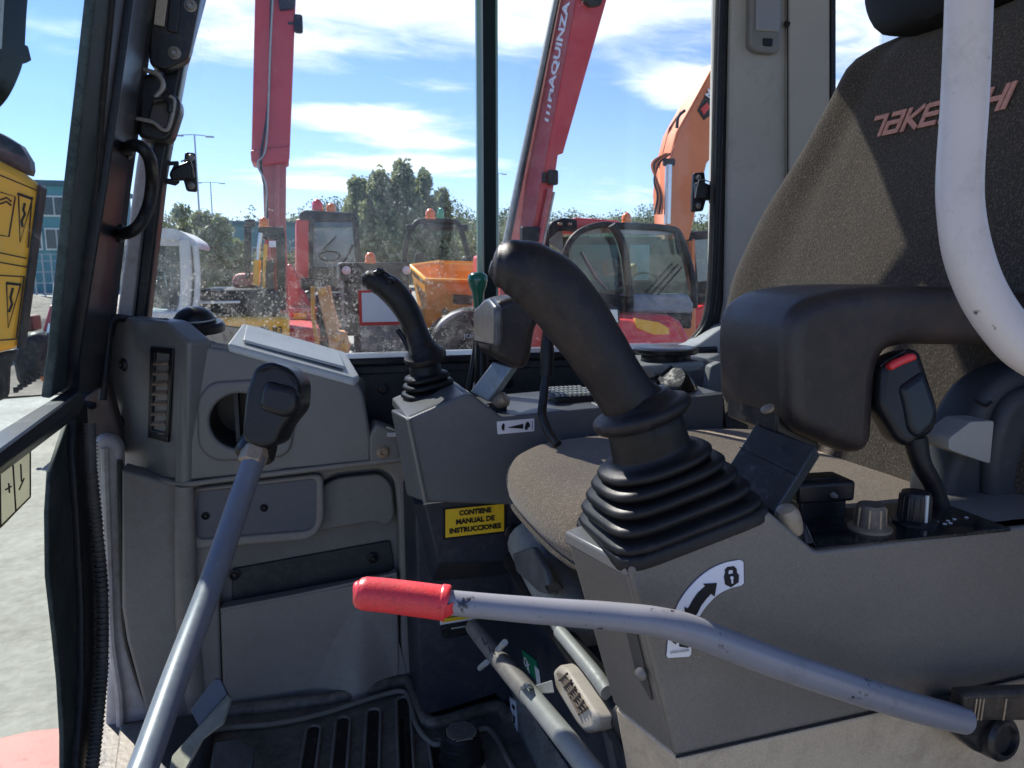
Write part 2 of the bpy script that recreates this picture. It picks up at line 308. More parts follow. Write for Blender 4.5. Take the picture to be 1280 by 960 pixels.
M_BLKMET = mat('black_metal', (.02, .02, .022), .35, metal=.3, var=.2, vs=30, dirt=((.13, .10, .08), .25, 30))
M_FRAME = mat('black_frame_paint', (.013, .015, .020), .30, var=.15, vs=10, dirt=((.09, .085, .075), .2, 14))
M_NAVY = mat('dark_navy_paint', (.028, .032, .046), .42, var=.15, vs=8, bump=.1, bs=300, dirt=((.10, .09, .08), .3, 9), fleck=((.12, .11, .10), .70, 60))
M_PLATEB = mat('blue_grey_access_plate', (.075, .085, .115), .38, var=.08, vs=8, dirt=((.16, .13, .11), .22, 14))
M_TUBE = mat('grey_painted_tube', (.205, .205, .230), .34, var=.08, vs=14, dirt=((.10, .09, .09), .16, 25), fleck=((.02, .02, .025), .645, 75), coat=.1)
M_TUBED = mat('blue_grey_painted_tube', (.12, .132, .162), .36, var=.10, vs=12, dirt=((.20, .19, .17), .30, 16), fleck=((.04, .04, .045), .70, 120))
M_RED = mat('red_vinyl_grip', (.66, .035, .045), .38, var=.08, vs=30, bump=.2, bs=500, dirt=((.38, .035, .035), .34, 22))
M_STEEL = mat('worn_steel', (.36, .34, .32), .38, metal=.35, var=.15, vs=25, dirt=((.13, .10, .075), .4, 24))
M_ZINC = mat('pale_zinc_steel', (.36, .37, .35), .45, metal=.15, var=.12, vs=20, dirt=((.17, .16, .14), .3, 18))
M_ARMBR = mat('armrest_bracket_paint', (.032, .039, .044), .32, metal=.2, var=.12, vs=15, dirt=((.22, .21, .2), .2, 22))
M_BRONZE = mat('dusty_brass', (.34, .26, .18), .45, metal=.35, var=.2, vs=50, dirt=((.20, .15, .10), .4, 40))
M_WHITE = mat('white_paint', (.66, .57, .49), .35, var=.06, vs=9, dirt=((.42, .35, .28), .24, 14), fleck=((.12, .09, .07), .68, 60))
M_PIL = mat('pillar_beige_grey', (.44, .42, .38), .5, var=.07, vs=5, bump=.1, bs=600, dirt=((.22, .18, .14), .16, 9))
M_PILW = mat('pillar_white_paint', (.46, .44, .43), .5, var=.1, vs=7, dirt=((.20, .13, .09), .36, 9))
M_DOORM = mat('door_opening_paint', (.52, .48, .45), .5, var=.15, vs=7, dirt=((.20, .13, .085), .40, 7))
M_SEAL = mat('dusty_rubber_seal', (.022, .034, .032), .6, var=.3, vs=9, bump=.3, bs=300, dirt=((.13, .14, .13), .4, 14))
M_GASK = mat('ribbed_gasket_rubber', (.075, .07, .065), .6, var=.2, vs=15, dirt=((.17, .15, .13), .4, 20))
M_MAT = mat('wet_floor_rubber', (.060, .056, .050), .30, var=.35, vs=10, bump=.5, bs=120, dirt=((.27, .23, .18), .60, 7))
M_MATR = mat('floor_mat_rim', (.16, .145, .12), .6, var=.3, vs=18, dirt=((.17, .145, .115), .5, 14))
M_LIGHTP = mat('light_grey_plastic', (.50, .52, .51), .4, var=.05, vs=8, dirt=((.33, .31, .27), .2, 16))
M_IVORY = mat('ivory_plastic', (.52, .46, .38), .5, var=.06, vs=20, dirt=((.28, .22, .16), .3, 20))
M_BOOT = mat('boot_rubber', (.010, .010, .011), .46, var=.25, vs=12, bump=.15, bs=400, dirt=((.06, .05, .042), .2, 14))
M_YEL = mat('yellow_sticker', (.90, .58, .02), .45, var=.05, vs=30, dirt=((.42, .25, .03), .2, 30))
M_INK = mat('black_print', (.012, .012, .014), .5, var=.1)
M_WST = mat('white_sticker', (.78, .77, .80), .42, var=.03, vs=30, dirt=((.55, .52, .5), .1, 60))
M_PALE = mat('pale_sticker', (.70, .72, .62), .5, var=.05, vs=30)
def _tl(m, f):
    t = m.node_tree; b = t.nodes['Principled BSDF']; tl = nd(t, 'ShaderNodeBsdfTranslucent'); tl.inputs[0].default_value = (.78, .73, .60, 1); ms = nd(t, 'ShaderNodeMixShader', i_0=f)
    t.links.new(b.outputs[0], ms.inputs[1]); t.links.new(tl.outputs[0], ms.inputs[2]); t.links.new(ms.outputs[0], t.nodes['Material Output'].inputs[0])
_tl(M_PALE, .6)
M_GREENK = mat('green_knob_plastic', (.006, .12, .07), .25, var=.1, coat=.4)
M_GREENST = mat('green_sticker', (.01, .22, .10), .4, var=.08)
M_REDST = mat('red_sticker', (.62, .04, .03), .4, var=.06)
M_CORAL = mat('coral_embroidery', (.62, .29, .21), .8, var=.1, vs=200, bump=.4, bs=900)
def fabric(name, col, hi, sc=360.):
    m = mat(name, col, .95, var=.22, vs=5, bump=1.0, bs=sc, fleck=(hi, .53, sc*1.1), spec=.15, dirt=((col[0]*1.35, col[1]*1.3, col[2]*1.2), .35, 6))
    b = m.node_tree.nodes['Principled BSDF']; b.inputs['Sheen Weight'].default_value = .25; b.inputs['Sheen Roughness'].default_value = .5; return m
M_FAB = fabric('brown_seat_fabric', (.046, .035, .025), (.115, .088, .062))
M_FABC = fabric('sunlit_tan_cushion_fabric', (.155, .118, .082), (.26, .205, .148))  # lighter copy of the seat cloth, sunlit tone put into the colour
GL_SIDE = glass('dusty_side_glass', specks=.42, smear=.08, low=(-.16, .24))
GL_RIGHT = glass('clean_side_glass', specks=.22, smear=.07, low=(-.16, .12))
GL_FRONT = glass('front_glass', (.90, .96, .97), specks=.05, smear=.012, low=(-.2, .1), refl=.03)
GL_FAR = mat('machine_window_glass', (.10, .19, .20), .08, var=.35, vs=1.4, dirt=((.34, .36, .35), .35, 5), spec=.8)
exec_after = []
# =====================================================================================================
#                                            OUTSIDE: GROUND AND FAR THINGS
# =====================================================================================================
M_GROUND = mat('pale_concrete', (.27, .26, .225), .8, var=.14, vs=2.2, bump=.5, bs=14, dirt=((.20, .185, .15), .42, 1.4), fleck=((.16, .15, .12), .68, 14))
g = G(); g.poly([V(-900, -60, -1.9), V(1500, -60, -1.9), V(1500, 2200, -1.9), V(-900, 2200, -1.9)]); g.make('ground', M_GROUND, kind='structure')
M_JOINT = mat('slab_joint', (.09, .085, .07), .9)
G().b2(-14, 3, 3.22, 3.235, -1.902, -1.897).make('ground_joint', M_JOINT, kind='structure')
M_HILL = mat('distant_wooded_hill', (.055, .075, .040), .9, var=.5, vs=.03, bump=1, bs=.2)
def ridge(xs, y0, zf, name, m, depth=120, label=None):
    g = G(); rings = []
    for x in xs:
        h = zf(x); rings.append([V(x, y0, -1.9), V(x, y0+depth*.2, -1.9+h*.72), V(x, y0+depth*.4, -1.9+h), V(x, y0+depth, -1.9)])
    g.loft(rings, cap=False, closed=False); return g.make(name, m, kind='structure')
def hz(x): return 18.5+5*math.sin(x*.012+.5)+2.2*math.sin(x*.045)+1.0*math.sin(x*.13)
ridge([-400+12*i for i in range(90)], 300, hz, 'hill', M_HILL)
LEAFM = {}
def leafmat(name, col, trans=(.10, .13, .04)):
    m = bpy.data.materials.new(name); m.use_nodes = True; t = m.node_tree; b = t.nodes['Principled BSDF']
    gi = nd(t, 'ShaderNodeNewGeometry'); c = nd(t, 'ShaderNodeValToRGB'); e = c.color_ramp.elements
    e[0].color = tuple(k*.55 for k in col)+(1,); e[1].color = tuple(k*1.5 for k in col)+(1,); t.links.new(gi.outputs['Random Per Island'], c.inputs[0])
    t.links.new(c.outputs[0], b.inputs['Base Color']); b.inputs['Roughness'].default_value = .6
    tl = nd(t, 'ShaderNodeBsdfTranslucent'); tl.inputs[0].default_value = trans+(1,); ms = nd(t, 'ShaderNodeMixShader', i_0=.25)
    t.links.new(b.outputs[0], ms.inputs[1]); t.links.new(tl.outputs[0], ms.inputs[2]); t.links.new(ms.outputs[0], t.nodes['Material Output'].inputs[0]); return m
LM_POP = leafmat('poplar_leaves', (.24, .26, .15), (.34, .38, .18)); LM_WIL = leafmat('willow_leaves', (.22, .25, .15), (.22, .26, .12)); LM_DARK = leafmat('dark_pine_leaves', (.075, .10, .055)); LM_BUSH = leafmat('shrub_leaves', (.17, .175, .10), (.18, .19, .08))
M_BARK = mat('bark', (.11, .085, .06), .9, var=.3, vs=5)
def leaves(name, m, clumps, n, size, parent=None, label=None, cat=None, group=None, kind=None):
    """clumps: (centre, radii); n leaf quads spread over the volume of the clumps, denser at the surface"""
    w = np.array([c[1][0]*c[1][1]*c[1][2] for c in clumps])**.66; idx = RNG.choice(len(clumps), n, p=w/w.sum())
    C = np.array([list(c[0]) for c in clumps])[idx]; Rr = np.array([list(c[1]) for c in clumps])[idx]
    d = RNG.normal(size=(n, 3)); d /= np.linalg.norm(d, axis=1)[:, None]; P = C+d*Rr*(RNG.random(n)**.45)[:, None]*(1+.15*RNG.normal(size=n))[:, None]
    a = RNG.normal(size=(n, 3)); a /= np.linalg.norm(a, axis=1)[:, None]; b = np.cross(a, RNG.normal(size=(n, 3))); b /= np.linalg.norm(b, axis=1)[:, None]
    s = size*(.6+.8*RNG.random(n))[:, None]; q = np.stack([P-a*s, P+b*s*.55, P+a*s, P-b*s*.55], 1).reshape(-1, 3)
    base = root_base(parent) if parent is not None else Vector((0, 0, -1.9))
    q = q-np.array(list(base)); me = bpy.data.meshes.new(name); me.vertices.add(4*n); me.vertices.foreach_set('co', q.ravel().astype(np.float32))
    me.loops.add(4*n); me.loops.foreach_set('vertex_index', np.arange(4*n, dtype=np.int32)); me.polygons.add(n); me.polygons.foreach_set('loop_start', np.arange(0, 4*n, 4, dtype=np.int32)); me.update(calc_edges=True); me.validate()
    me.materials.append(m); o = bpy.data.objects.new(name, me); COL.objects.link(o)
    if parent is not None: o.parent = parent
    else: o.location = (base.x, base.y, base.z+EYE)
    for k, v in (('label', label), ('category', cat), ('group', group), ('kind', kind)):
        if v: o[k] = v
    return o
# wood on the hill and along the yard edge (reads as one mass)
cl = [((x, 300+RNG.random()*50, -1.9+hz(x)*(.62+.42*RNG.random())), (4+3*RNG.random(), 4, 3+2.6*RNG.random())) for x in RNG.uniform(-60, 520, 420)]
leaves('hill_wood', LM_DARK, cl, 60000, .5, label='dark green pine wood covering the far hill above the yard', cat='wood', kind='stuff')
cl = []
for px in range(180, 1000, 7):
    Y = 70+RNG.random()*14; p = PY(px, 330, Y); h = (3.0+2.6*RNG.random())*(1.05 if px > 540 else .7)
    cl.append(((p.x, Y, -1.9+h*.5), (1.5+1.3*RNG.random(), 1.5, h*.55)))
leaves('hedgerow', LM_BUSH, cl, 60000, .20, label='mixed shrub belt along the far edge of the machine yard', cat='hedge', kind='stuff')
def tree(px, base_d, top_y, wpx, m, label, n, cat='tree', group=None, kind='poplar'):
    X_ = PY(px, 330, base_d).x; H = (330-top_y)/FPX*base_d*1.04+1.9; w = wpx/FPX*base_d/2; t = thing(kind+'_tree', label, cat, (X_, base_d, -1.9), group)
    g = G(); g.tube([V(X_, base_d, -1.9), V(X_+.1*w, base_d, -1.9+H*.4), V(X_-.1*w, base_d, -1.9+H*.85)], [H*.022, H*.014, H*.004], 8, 4)
    for k in range(7):
        a = random.uniform(0, 6.28); z0 = -1.9+H*random.uniform(.15, .6); g.tube([V(X_, base_d, z0), V(X_+w*.5*math.cos(a), base_d+w*.5*math.sin(a), z0+H*.14), V(X_+w*.75*math.cos(a), base_d+w*.75*math.sin(a), z0+H*.3)], [H*.008, H*.005, H*.002], 6, 3)
    g.make('trunk', M_BARK, t)
    cl = []
    if kind == 'poplar':
        for k in range(60):
            f = random.random(); z = -1.9+H*(.12+.84*f); rr = w*(1.05-.75*f**2.4); a = random.uniform(0, 6.28); d = rr*random.random()**.5*.62; cl.append(((X_+d*math.cos(a), base_d+d*math.sin(a), z), (w*.20*(1.2-f*.5), w*.20, H*.10)))
    else:
        for k in range(30):
            f = random.random(); z = -1.9+H*(.15+.75*f); rr = w*math.sqrt(max(.05, 1-(f*1.0-.25)**2)); a = random.uniform(0, 6.28); d = rr*random.random()**.5; cl.append(((X_+d*math.cos(a), base_d+d*math.sin(a), z), (w*.26, w*.26, H*.10)))
    leaves('crown', m, cl, n, base_d*.0033, t); return t
tree(450, 62, 236, 84, LM_POP, 'olive green poplar at the left end of the clump, above the red excavator cab', 9000)
tree(478, 60, 226, 84, LM_POP, 'tall slim poplar second from the left in the clump behind the dumper', 10000)
tree(505, 61, 217, 88, LM_POP, 'tallest poplar of the clump, directly above the orange dumper beacon', 11000)
tree(531, 62, 224, 80, LM_POP, 'poplar right of the tallest one, next to the glass divider', 9500)
tree(554, 64, 246, 58, LM_POP, 'shortest poplar at the right end of the clump beside the sky gap', 6000)
tree(248, 38, 264, 78, LM_WIL, 'pale grey green willow beneath the two thin lamp posts', 7000, kind='willow')
tree(300, 40, 300, 90, LM_WIL, 'low pale willow filling the gap left of the upright red boom', 6500, kind='willow')
tree(212, 44, 292, 50, LM_WIL, 'small pale willow above the white cab roof', 3000, kind='willow')
# teal building, far, behind the yard
M_TEAL = mat('teal_cladding', (.10, .27, .29), .6, var=.1, vs=.3); M_PANEW = mat('building_window_glass', (.05, .07, .08), .1, var=.4, vs=.6); M_WF = mat('white_window_frame', (.65, .66, .62), .5); M_TEALD = mat('dark_teal_band', (.06, .14, .17), .6)  # M_TEALD: darker teal for building roofs and one cab window band
def building(px0, px1, Y, top_y, label, rows, fine):
    a = PY(px0, 330, Y); b = PY(px1, 330, Y); top = (330-top_y)/FPX*Y*math.cos(0)*1.03; t = thing('building', label, 'building', ((a.x+b.x)/2, Y+5, -1.9))
    G().b2(a.x, b.x, Y, Y+10, -1.9, top).make('wall', M_TEAL, t)
    G().b2(a.x-.2, b.x+.2, Y-.2, Y+10.2, top, top+.35).make('roof', M_TEALD, t)
    for zr, hh in rows:
        k = 0; x = a.x+.3
        while x < b.x-1.6:
            w = G(); w.b2(x, x+1.45, Y-.12, Y-.02, zr, zr+hh); f = w.make('window', M_WF, t)
            for q in range(2): G().b2(x+.09+q*.68, x+.66+q*.68, Y-.17, Y-.13, zr+.12, zr+hh-.12).make('pane', M_PANEW, f)
            x += 1.62 if fine else 3.4
    return t
building(20, 135, 60, 249, 'teal clad office block with two window rows seen through the front glass', [(.9, 1.5), (3.15, 1.4)][0:2], True)
building(262, 452, 75, 287, 'long low teal industrial shed behind the red machines', [(.2, 1.3)], False)
# lamp posts
M_POLE = mat('galvanised_pole', (.33, .35, .36), .5, metal=.3)
def lamp_post(px, top_y, Y, label, arm):
    X_ = PY(px, 330, Y).x; top = (330-top_y)/FPX*Y*1.03; t = thing('lamp_post', label, 'lamp post', (X_, Y, -1.9), 'lamp posts beyond the yard')
    G().tube([V(X_, Y, -1.9), V(X_, Y, top)], [.06, .035], 8, 1).make('pole', M_POLE, t)
    g = G(); g.tube([V(X_-arm, Y, top-.05), V(X_, Y, top), V(X_+arm, Y, top-.05)], .022, 6, 2); g.make('arm', M_POLE, t)
    for s in (-1, 1): G().box((X_+s*arm, Y, top-.07), (.4, .16, .07)).make('lamp_head', M_POLE, t, bevel=.02)
lamp_post(253, 191, 42, 'tall thin twin arm lamp post nearest the left window latch', .7)
lamp_post(269, 241, 60, 'shorter distant twin arm lamp post just right of the tall one', .8)
lamp_post(623, 221, 60, 'distant lamp post between the glass divider and the lettered red boom', .5)
# =====================================================================================================
#                                            OUTSIDE: MACHINES
# =====================================================================================================
M_MRED = mat('faded_red_paint', (.50, .032, .036), .42, var=.12, vs=2.5, dirt=((.36, .14, .13), .12, 3), coat=.1)
M_MRED2 = mat('bright_red_paint', (.68, .032, .032), .35, var=.08, vs=3, dirt=((.55, .16, .14), .12, 4), coat=.2)
M_PINKR = mat('bleached_and_sunlit_red', (.42, .075, .08), .5, var=.15, vs=3, dirt=((.5, .25, .24), .3, 4))  # pinkish red parts; also colours the sunlit side of the lettered boom
M_ORG = mat('orange_machine_paint', (.68, .19, .055), .42, var=.1, vs=3, dirt=((.60, .30, .2), .12, 4))
M_YORG = mat('yellow_orange_paint', (.80, .38, .02), .45, var=.08, vs=3, dirt=((.55, .35, .15), .2, 5))
M_SKIPD = mat('worn_orange_skip_steel', (.75, .33, .03), .55, var=.25, vs=4, dirt=((.25, .11, .05), .12, 6))
M_LORG = mat('pale_orange_arm', (.66, .33, .13), .5, var=.1, vs=4, dirt=((.6, .42, .28), .2, 5))
M_MBLK = mat('machine_black', (.020, .022, .026), .45, spec=.15, var=.25, vs=4, dirt=((.12, .12, .12), .25, 5))
M_MWHT = mat('machine_white', (.60, .60, .58), .5, var=.06, vs=3, dirt=((.42, .40, .36), .25, 5))
M_BEAC = mat('amber_beacon', (.80, .18, .01), .2, var=.05, coat=.5); M_BEACR = mat('red_lens', (.7, .02, .02), .2, var=.05, coat=.5); M_BEACG = mat('green_lens', (.01, .35, .15), .2, var=.05, coat=.5)
M_LENS = mat('headlamp_lens', (.65, .66, .62), .12, var=.1, vs=20, coat=.6); M_CHROME = mat('cylinder_rod_chrome', (.55, .56, .57), .22, metal=.8, var=.1)
def qb(name, pts, Y, depth, m, parent, bevel=.01, **kw):   # pixel outline -> solid body standing at distance Y, 'depth' metres deep
    return G().prism(YS(pts, Y), V(0, depth, 0)).make(name, m, parent, bevel=bevel, **kw)
def rect(x0, y0, x1, y1): return [(x0, y0), (x1, y0), (x1, y1), (x0, y1)]
def beacon(parent, px, py, Y, r, m=None, h=1.3, part='beacon'):
    p = PY(px, py, Y); G().lathe([(r*1.15, -r*.5), (r*1.15, -r*.1), (r*.95, 0), (r, r*.4), (r*.9, r*h*.8), (r*.5, r*h*1.15), (r*.1, r*h*1.25)], p, V(0, 0, 1), 16).make(part, m or M_BEAC, parent, sharp=60)
def gp(px, Y): p = PY(px, 330, Y); return (p.x, Y, -1.9)
# --- machine with the upright red telescopic boom
t = thing('boom_machine', 'red machine with upright two stage telescopic boom left of the red cab', 'telehandler', gp(345, 8.2))
qb('outer_boom', [(320, -60), (372, -60), (362, 194), (314, 200)], 8.0, .38, M_MRED, t, .015)
qb('boom_collar', [(313, 188), (362, 182), (361, 202), (329, 206), (314, 202)], 7.97, .44, M_MRED, t, .012)
qb('inner_boom', [(327, 180), (358, 180), (357, 300), (331, 300)], 8.07, .26, M_PINKR, t, .012)
G().tube(YS([(344, -60), (338, 60), (333, 180), (322, 205), (333, 235), (330, 300)], 7.93), .009, 8).make('hose', M_ZINC, t)
G().tube(YS([(340, -60), (336, 120), (326, 200), (333, 245), (333, 300)], 7.94), .012, 8).make('hose', M_MBLK, t)
G().tube(YS([(347, 206), (346, 300)], 8.0), .022, 8, 1).make('guide_rail', M_PINKR, t)
p = PY(373, 30, 8.0); G().box(p, (.08, .09, .16)).make('work_lamp', M_MBLK, t, bevel=.02); G().box(p+V(-.05, 0, .0), (.09, .02, .02)).make('lamp_bracket', M_MBLK, t)
qb('tool_plate', [(345, -20), (372, -20), (368, 10), (350, 12)], 7.95, .1, M_MBLK, t)
qb('tower', [(331, 290), (358, 290), (362, 420), (330, 420)], 8.15, .5, M_MRED, t, .02)
qb('chassis', [(300, 410), (400, 410), (400, 600), (300, 600)], 8.2, 1.6, M_MRED, t, .02)
# --- dark mast with beacon, orange strut and amber cylinder: small orange excavator
t = thing('mini_excavator', 'small excavator with yellow orange counterweight and black post topped by a beacon', 'excavator', gp(300, 6.4))
pc = [(262, 396), (362, 396), (362, 445), (262, 452)]
qb('counterweight', [(225, 397), (362, 396), (361, 470), (225, 470)], 6.0, .5, M_YORG, t, .03)
u = (PY(355, 414, 5.99)-PY(280, 414, 5.99)); w = V(0, 0, 1)
text('93 775 78 83', PY(281, 417, 5.992), u, w, .052, width=(PY(353, 414, 5.99)-PY(281, 414, 5.99)).length, bold=.012, th=.004).make('lettering', M_INK, t)
qb('engine_hood', [(236, 372), (250, 362), (340, 361), (350, 372), (350, 396), (236, 396)], 6.1, .7, M_MBLK, t, .04)
qb('hood_panel', [(245, 377), (300, 376), (300, 379), (245, 380)], 6.06, .06, M_MWHT, t, .003)
qb('seat_back', [(290, 346), (297, 342), (322, 342), (326, 358), (290, 360)], 6.4, .4, M_PINKR, t, .03)
qb('post', [(322, 284), (354, 283), (357, 300), (357, 388), (347, 388), (345, 300), (324, 297)], 6.3, .12, M_MBLK, t, .01)
qb('side_post', [(305, 280), (314, 280), (313, 345), (307, 350), (305, 320)], 6.3, .08, M_MBLK, t, .01)
beacon(t, 330, 281, 6.3, .036)
qb('mirror', rect(306, 274, 319, 284), 6.28, .04, M_MBLK, t, .01)
qb('notice', rect(336, 301, 345, 309), 6.27, .01, M_WST, t, .001)
G().tube(YS([(326, 291), (322, 325)], 6.24), .018, 10, 1).make('cylinder_rod', M_CHROME, t)
G().tube(YS([(322, 325), (320, 357)], 6.24), .028, 10, 1).make('cylinder', M_YORG, t)
G().tube(YS([(332, 305), (330, 380)], 6.22), .016, 10, 1).make('handrail', M_YORG, t)
G().tube(YS([(339, 325), (337, 345), (340, 385)], 6.2), .03, 8).make('hydraulic_block', M_MBLK, t)
qb('red_link', [(337, 305), (346, 305), (346, 380), (339, 372)], 6.45, .1, M_MRED, t, .01)
for k in range(10): G().tube(YS([(262+k*7, 384), (264+k*7, 392)], 6.08), .012, 6, 1).make('grille_bar', M_MBLK, t)
qb('undercarriage', rect(225, 470, 365, 640), 6.1, 1.2, M_MBLK, t, .05)
# --- red excavator with square cab
t = thing('red_excavator', 'red excavator with square black framed cab and red lamp on its roof', 'excavator', gp(410, 12.5))
Yc = 12.0
qb('roof', [(374, 266), (380, 262), (440, 266), (447, 272), (447, 279), (374, 279)], Yc, 1.5, M_MBLK, t, .04)
qb('side_panel', [(370, 274), (388, 272), (388, 370), (370, 366)], Yc, 1.5, M_MRED, t, .03)
for a in ([(386, 270), (393, 270), (391, 335), (388, 345), (386, 345)], [(440, 272), (447, 272), (454, 345), (447, 345)]): qb('cab_post', a, Yc-.02, .09, M_MBLK, t, .015)
qb('cab_sill', [(386, 334), (452, 334), (453, 348), (386, 348)], Yc-.03, .1, M_MBLK, t, .015)
qb('windscreen', [(392, 279), (442, 279), (449, 335), (390, 335)], Yc+.05, .03, GL_FAR, t, .0)
qb('sun_strip', [(393, 273), (441, 274), (442, 284), (392, 284)], Yc+.01, .03, M_TEALD, t, 0)
G().tube(YS([(428, 332), (436, 318), (441, 306)], Yc-.05), .018, 6).make('wiper', M_MBLK, t)
G().tube(YS([(404, 312), (420, 296)], Yc+.02), .014, 6, 1).make('wiper_arm', M_MBLK, t)
G().tube([PY(412+13*math.cos(a), 320+6*math.sin(a), Yc+.02) for a in np.linspace(0, 6.28, 14)], .012, 6, 1).make('steering_wheel', M_MBLK, t)
beacon(t, 397, 264, Yc+.2, .085, M_BEACR, 1.7); beacon(t, 414, 264, Yc+.2, .075)
G().tube(YS([(405, 266), (445, 270)], Yc+.1), .03, 6, 1).make('roof_rail', M_MBLK, t)
qb('front_deck', [(375, 348), (455, 348), (455, 372), (380, 378)], Yc-.1, 1.0, M_MBLK, t, .03)
qb('boom_foot', [(358, 330), (366, 330), (376, 352), (378, 392), (360, 392)], 9.6, .35, M_MRED, t, .03)
qb('boom_knee', [(374, 360), (380, 362), (392, 385), (392, 396), (374, 396)], 9.6, .3, M_PINKR, t, .02)
qb('body', [(358, 388), (396, 388), (396, 470), (358, 470)], 9.5, 1.5, M_MRED2, t, .03)
qb('body_lip', [(357, 385), (397, 385), (397, 390), (357, 390)], 9.46, .2, M_PINKR, t, .01)
qb('rating_plate', rect(367, 391, 383, 399), 9.48, .02, M_YEL, t, .003)
qb('track_frame', rect(394, 366, 434, 470), 10.0, .6, M_MBLK, t, .05)
qb('undercarriage', rect(350, 470, 470, 560), 10.2, 2.4, M_MBLK, t, .1)
G().tube(YS([(380, 371), (386, 367), (392, 371)], 11.7), .05, 8).make('hose', M_MBLK, t)
for q in ((381, 371), (413, 371)): p = PY(q[0], q[1], 11.75); G().sphere(p, .055).make('work_lamp', M_LENS, t)
# --- pale orange digging arm
t = thing('digging_arm', 'pale orange backhoe arm leaning beside the red machine body', 'excavator arm', gp(420, 7.6))
qb('stick', [(396, 360), (408, 358), (425, 416), (423, 428), (411, 426)], 7.5, .14, M_LORG, t, .012)
qb('bucket_link', [(412, 420), (418, 415), (434, 416), (437, 428), (440, 430), (437, 436), (437, 470), (414, 470)], 7.45, .3, M_LORG, t, .02)
G().tube(YS([(391, 358), (392, 400), (400, 440)], 7.55), .02, 8).make('hose', M_SKIPD, t)
G().tube(YS([(410, 357), (416, 385), (424, 410)], 7.6), .022, 8).make('hose', M_LORG, t)
for q in ((402, 364), (420, 422), (430, 432)): p = PY(q[0], q[1], 7.44); G().lathe([(.035, 0), (.035, .06), (.02, .07)], p, V(0, -1, 0), 12).make('pin', M_SKIPD, t)
# --- black roller front with two round lamps
t = thing('site_roller', 'black fronted site machine with two round white lamps and orange beacon', 'roller', gp(470, 9.3))
qb('front_panel', [(424, 328), (513, 328), (512, 352), (424, 352)], 9.0, .5, M_MBLK, t, .03)
for x in (433, 508): p = PY(x, 338, 8.99); G().lathe([(.05, 0), (.048, .02), (.03, .035), (.005, .04)], p, V(0, -1, 0), 18).make('headlight', M_LENS, t)
beacon(t, 463, 326, 9.05, .06)
qb('radiator', rect(430, 352, 448, 420), 9.1, .6, M_MBLK, t, .02)
qb('engine_cover', rect(448, 352, 512, 440), 9.2, .7, mat('grey_blue_engine_cover', (.08, .10, .12), .5, var=.3, vs=3, dirt=((.3, .31, .32), .3, 6)), t, .03)
for k in range(9): G().tube(YS([(420+k*1.6, 360+k*5), (429, 352+k*8)], 8.95), .008, 5, 1).make('grille_bar', M_ZINC, t)
qb('drum', rect(430, 440, 512, 560), 9.2, 1.1, M_MBLK, t, .1)
# --- dumper
t = thing('site_dumper', 'orange skip dumper with black roll bar carrying amber and green beacons', 'dumper', gp(560, 10.2))
Ys = 9.4
a = [PY(513, 333, Ys), PY(532, 350, Ys-.55), PY(600, 352, Ys-.55), PY(640, 352, Ys-.55), PY(640, 330, Ys+.55), PY(548, 328, Ys+.6)]
b = [PY(522, 383, Ys), PY(530, 404, Ys-.25), PY(600, 408, Ys-.25), PY(640, 408, Ys-.2), PY(636, 400, Ys+.2), PY(548, 398, Ys+.3)]
g = G(); n = 6
gi = [p+(sum(a, V(0, 0, 0))/6-p)*.06 for p in a]; bi = [p+(sum(b, V(0, 0, 0))/6-p)*.1+V(0, 0, .08) for p in b]
g.add(a+b+gi+bi, [(i, (i+1) % n, (i+1) % n+n, i+n) for i in range(n)]+[(i, (i+1) % n, (i+1) % n+2*n, i+2*n) for i in range(n)]+[(i+2*n, (i+1) % n+2*n, (i+1) % n+3*n, i+3*n) for i in range(n)]+[tuple(range(n, 2*n)), tuple(range(3*n, 4*n))])
g.make('skip', M_SKIPD, t, bevel=.02)
g = G(); g.tube(a+[a[0]], .028, 8, 1); g.make('skip_rim', M_YORG, t)
qb('skip_bracket', [(568, 368), (596, 370), (596, 382), (568, 380)], Ys-.6, .1, M_MBLK, t, .01)
p = PY(556, 390, Ys-.52); G().box(p, (.07, .03, .07), Matrix.Rotation(.78, 3, 'Y')).make('drain_plate', M_MBLK, t)
qb('skip_frame', [(525, 398), (604, 402), (604, 416), (530, 410)], Ys-.2, .4, M_SKIPD, t, .02)
G().tube(YS([(505, 332), (509, 300), (517, 283), (528, 276), (564, 277), (574, 282), (580, 300), (587, 330)], 11.6), .042, 12).make('roll_bar', M_MBLK, t)
G().tube(YS([(528, 283), (566, 284)], 11.6), .06, 8, 1).make('light_bar', M_MBLK, t)
for x in (513, 579): p = PY(x, 285, 11.55); G().box(p, (.14, .08, .1)).make('work_lamp', M_MBLK, t, bevel=.02)
beacon(t, 538, 271, 11.6, .075); beacon(t, 551, 271, 11.6, .05, M_BEACG, 2.2)
qb('seat_back', [(520, 316), (532, 315), (532, 334), (518, 334)], 11.4, .15, M_MBLK, t, .04)
qb('seat_side', [(579, 320), (590, 320), (592, 334), (578, 334)], 11.4, .15, M_MBLK, t, .04)
G().tube(YS([(543, 430), (552, 408), (570, 395), (595, 390), (630, 390)], 8.3), .045, 10).make('mudguard', mat('grey_mudguard', (.22, .24, .26), .5), t)
G().lathe([(.2, 0), (.55, .02), (.62, .08), (.62, .38), (.5, .45)], PY(600, 455, 8.2), V(0, 1, 0), 28).make('wheel', M_MBLK, t, sharp=50)
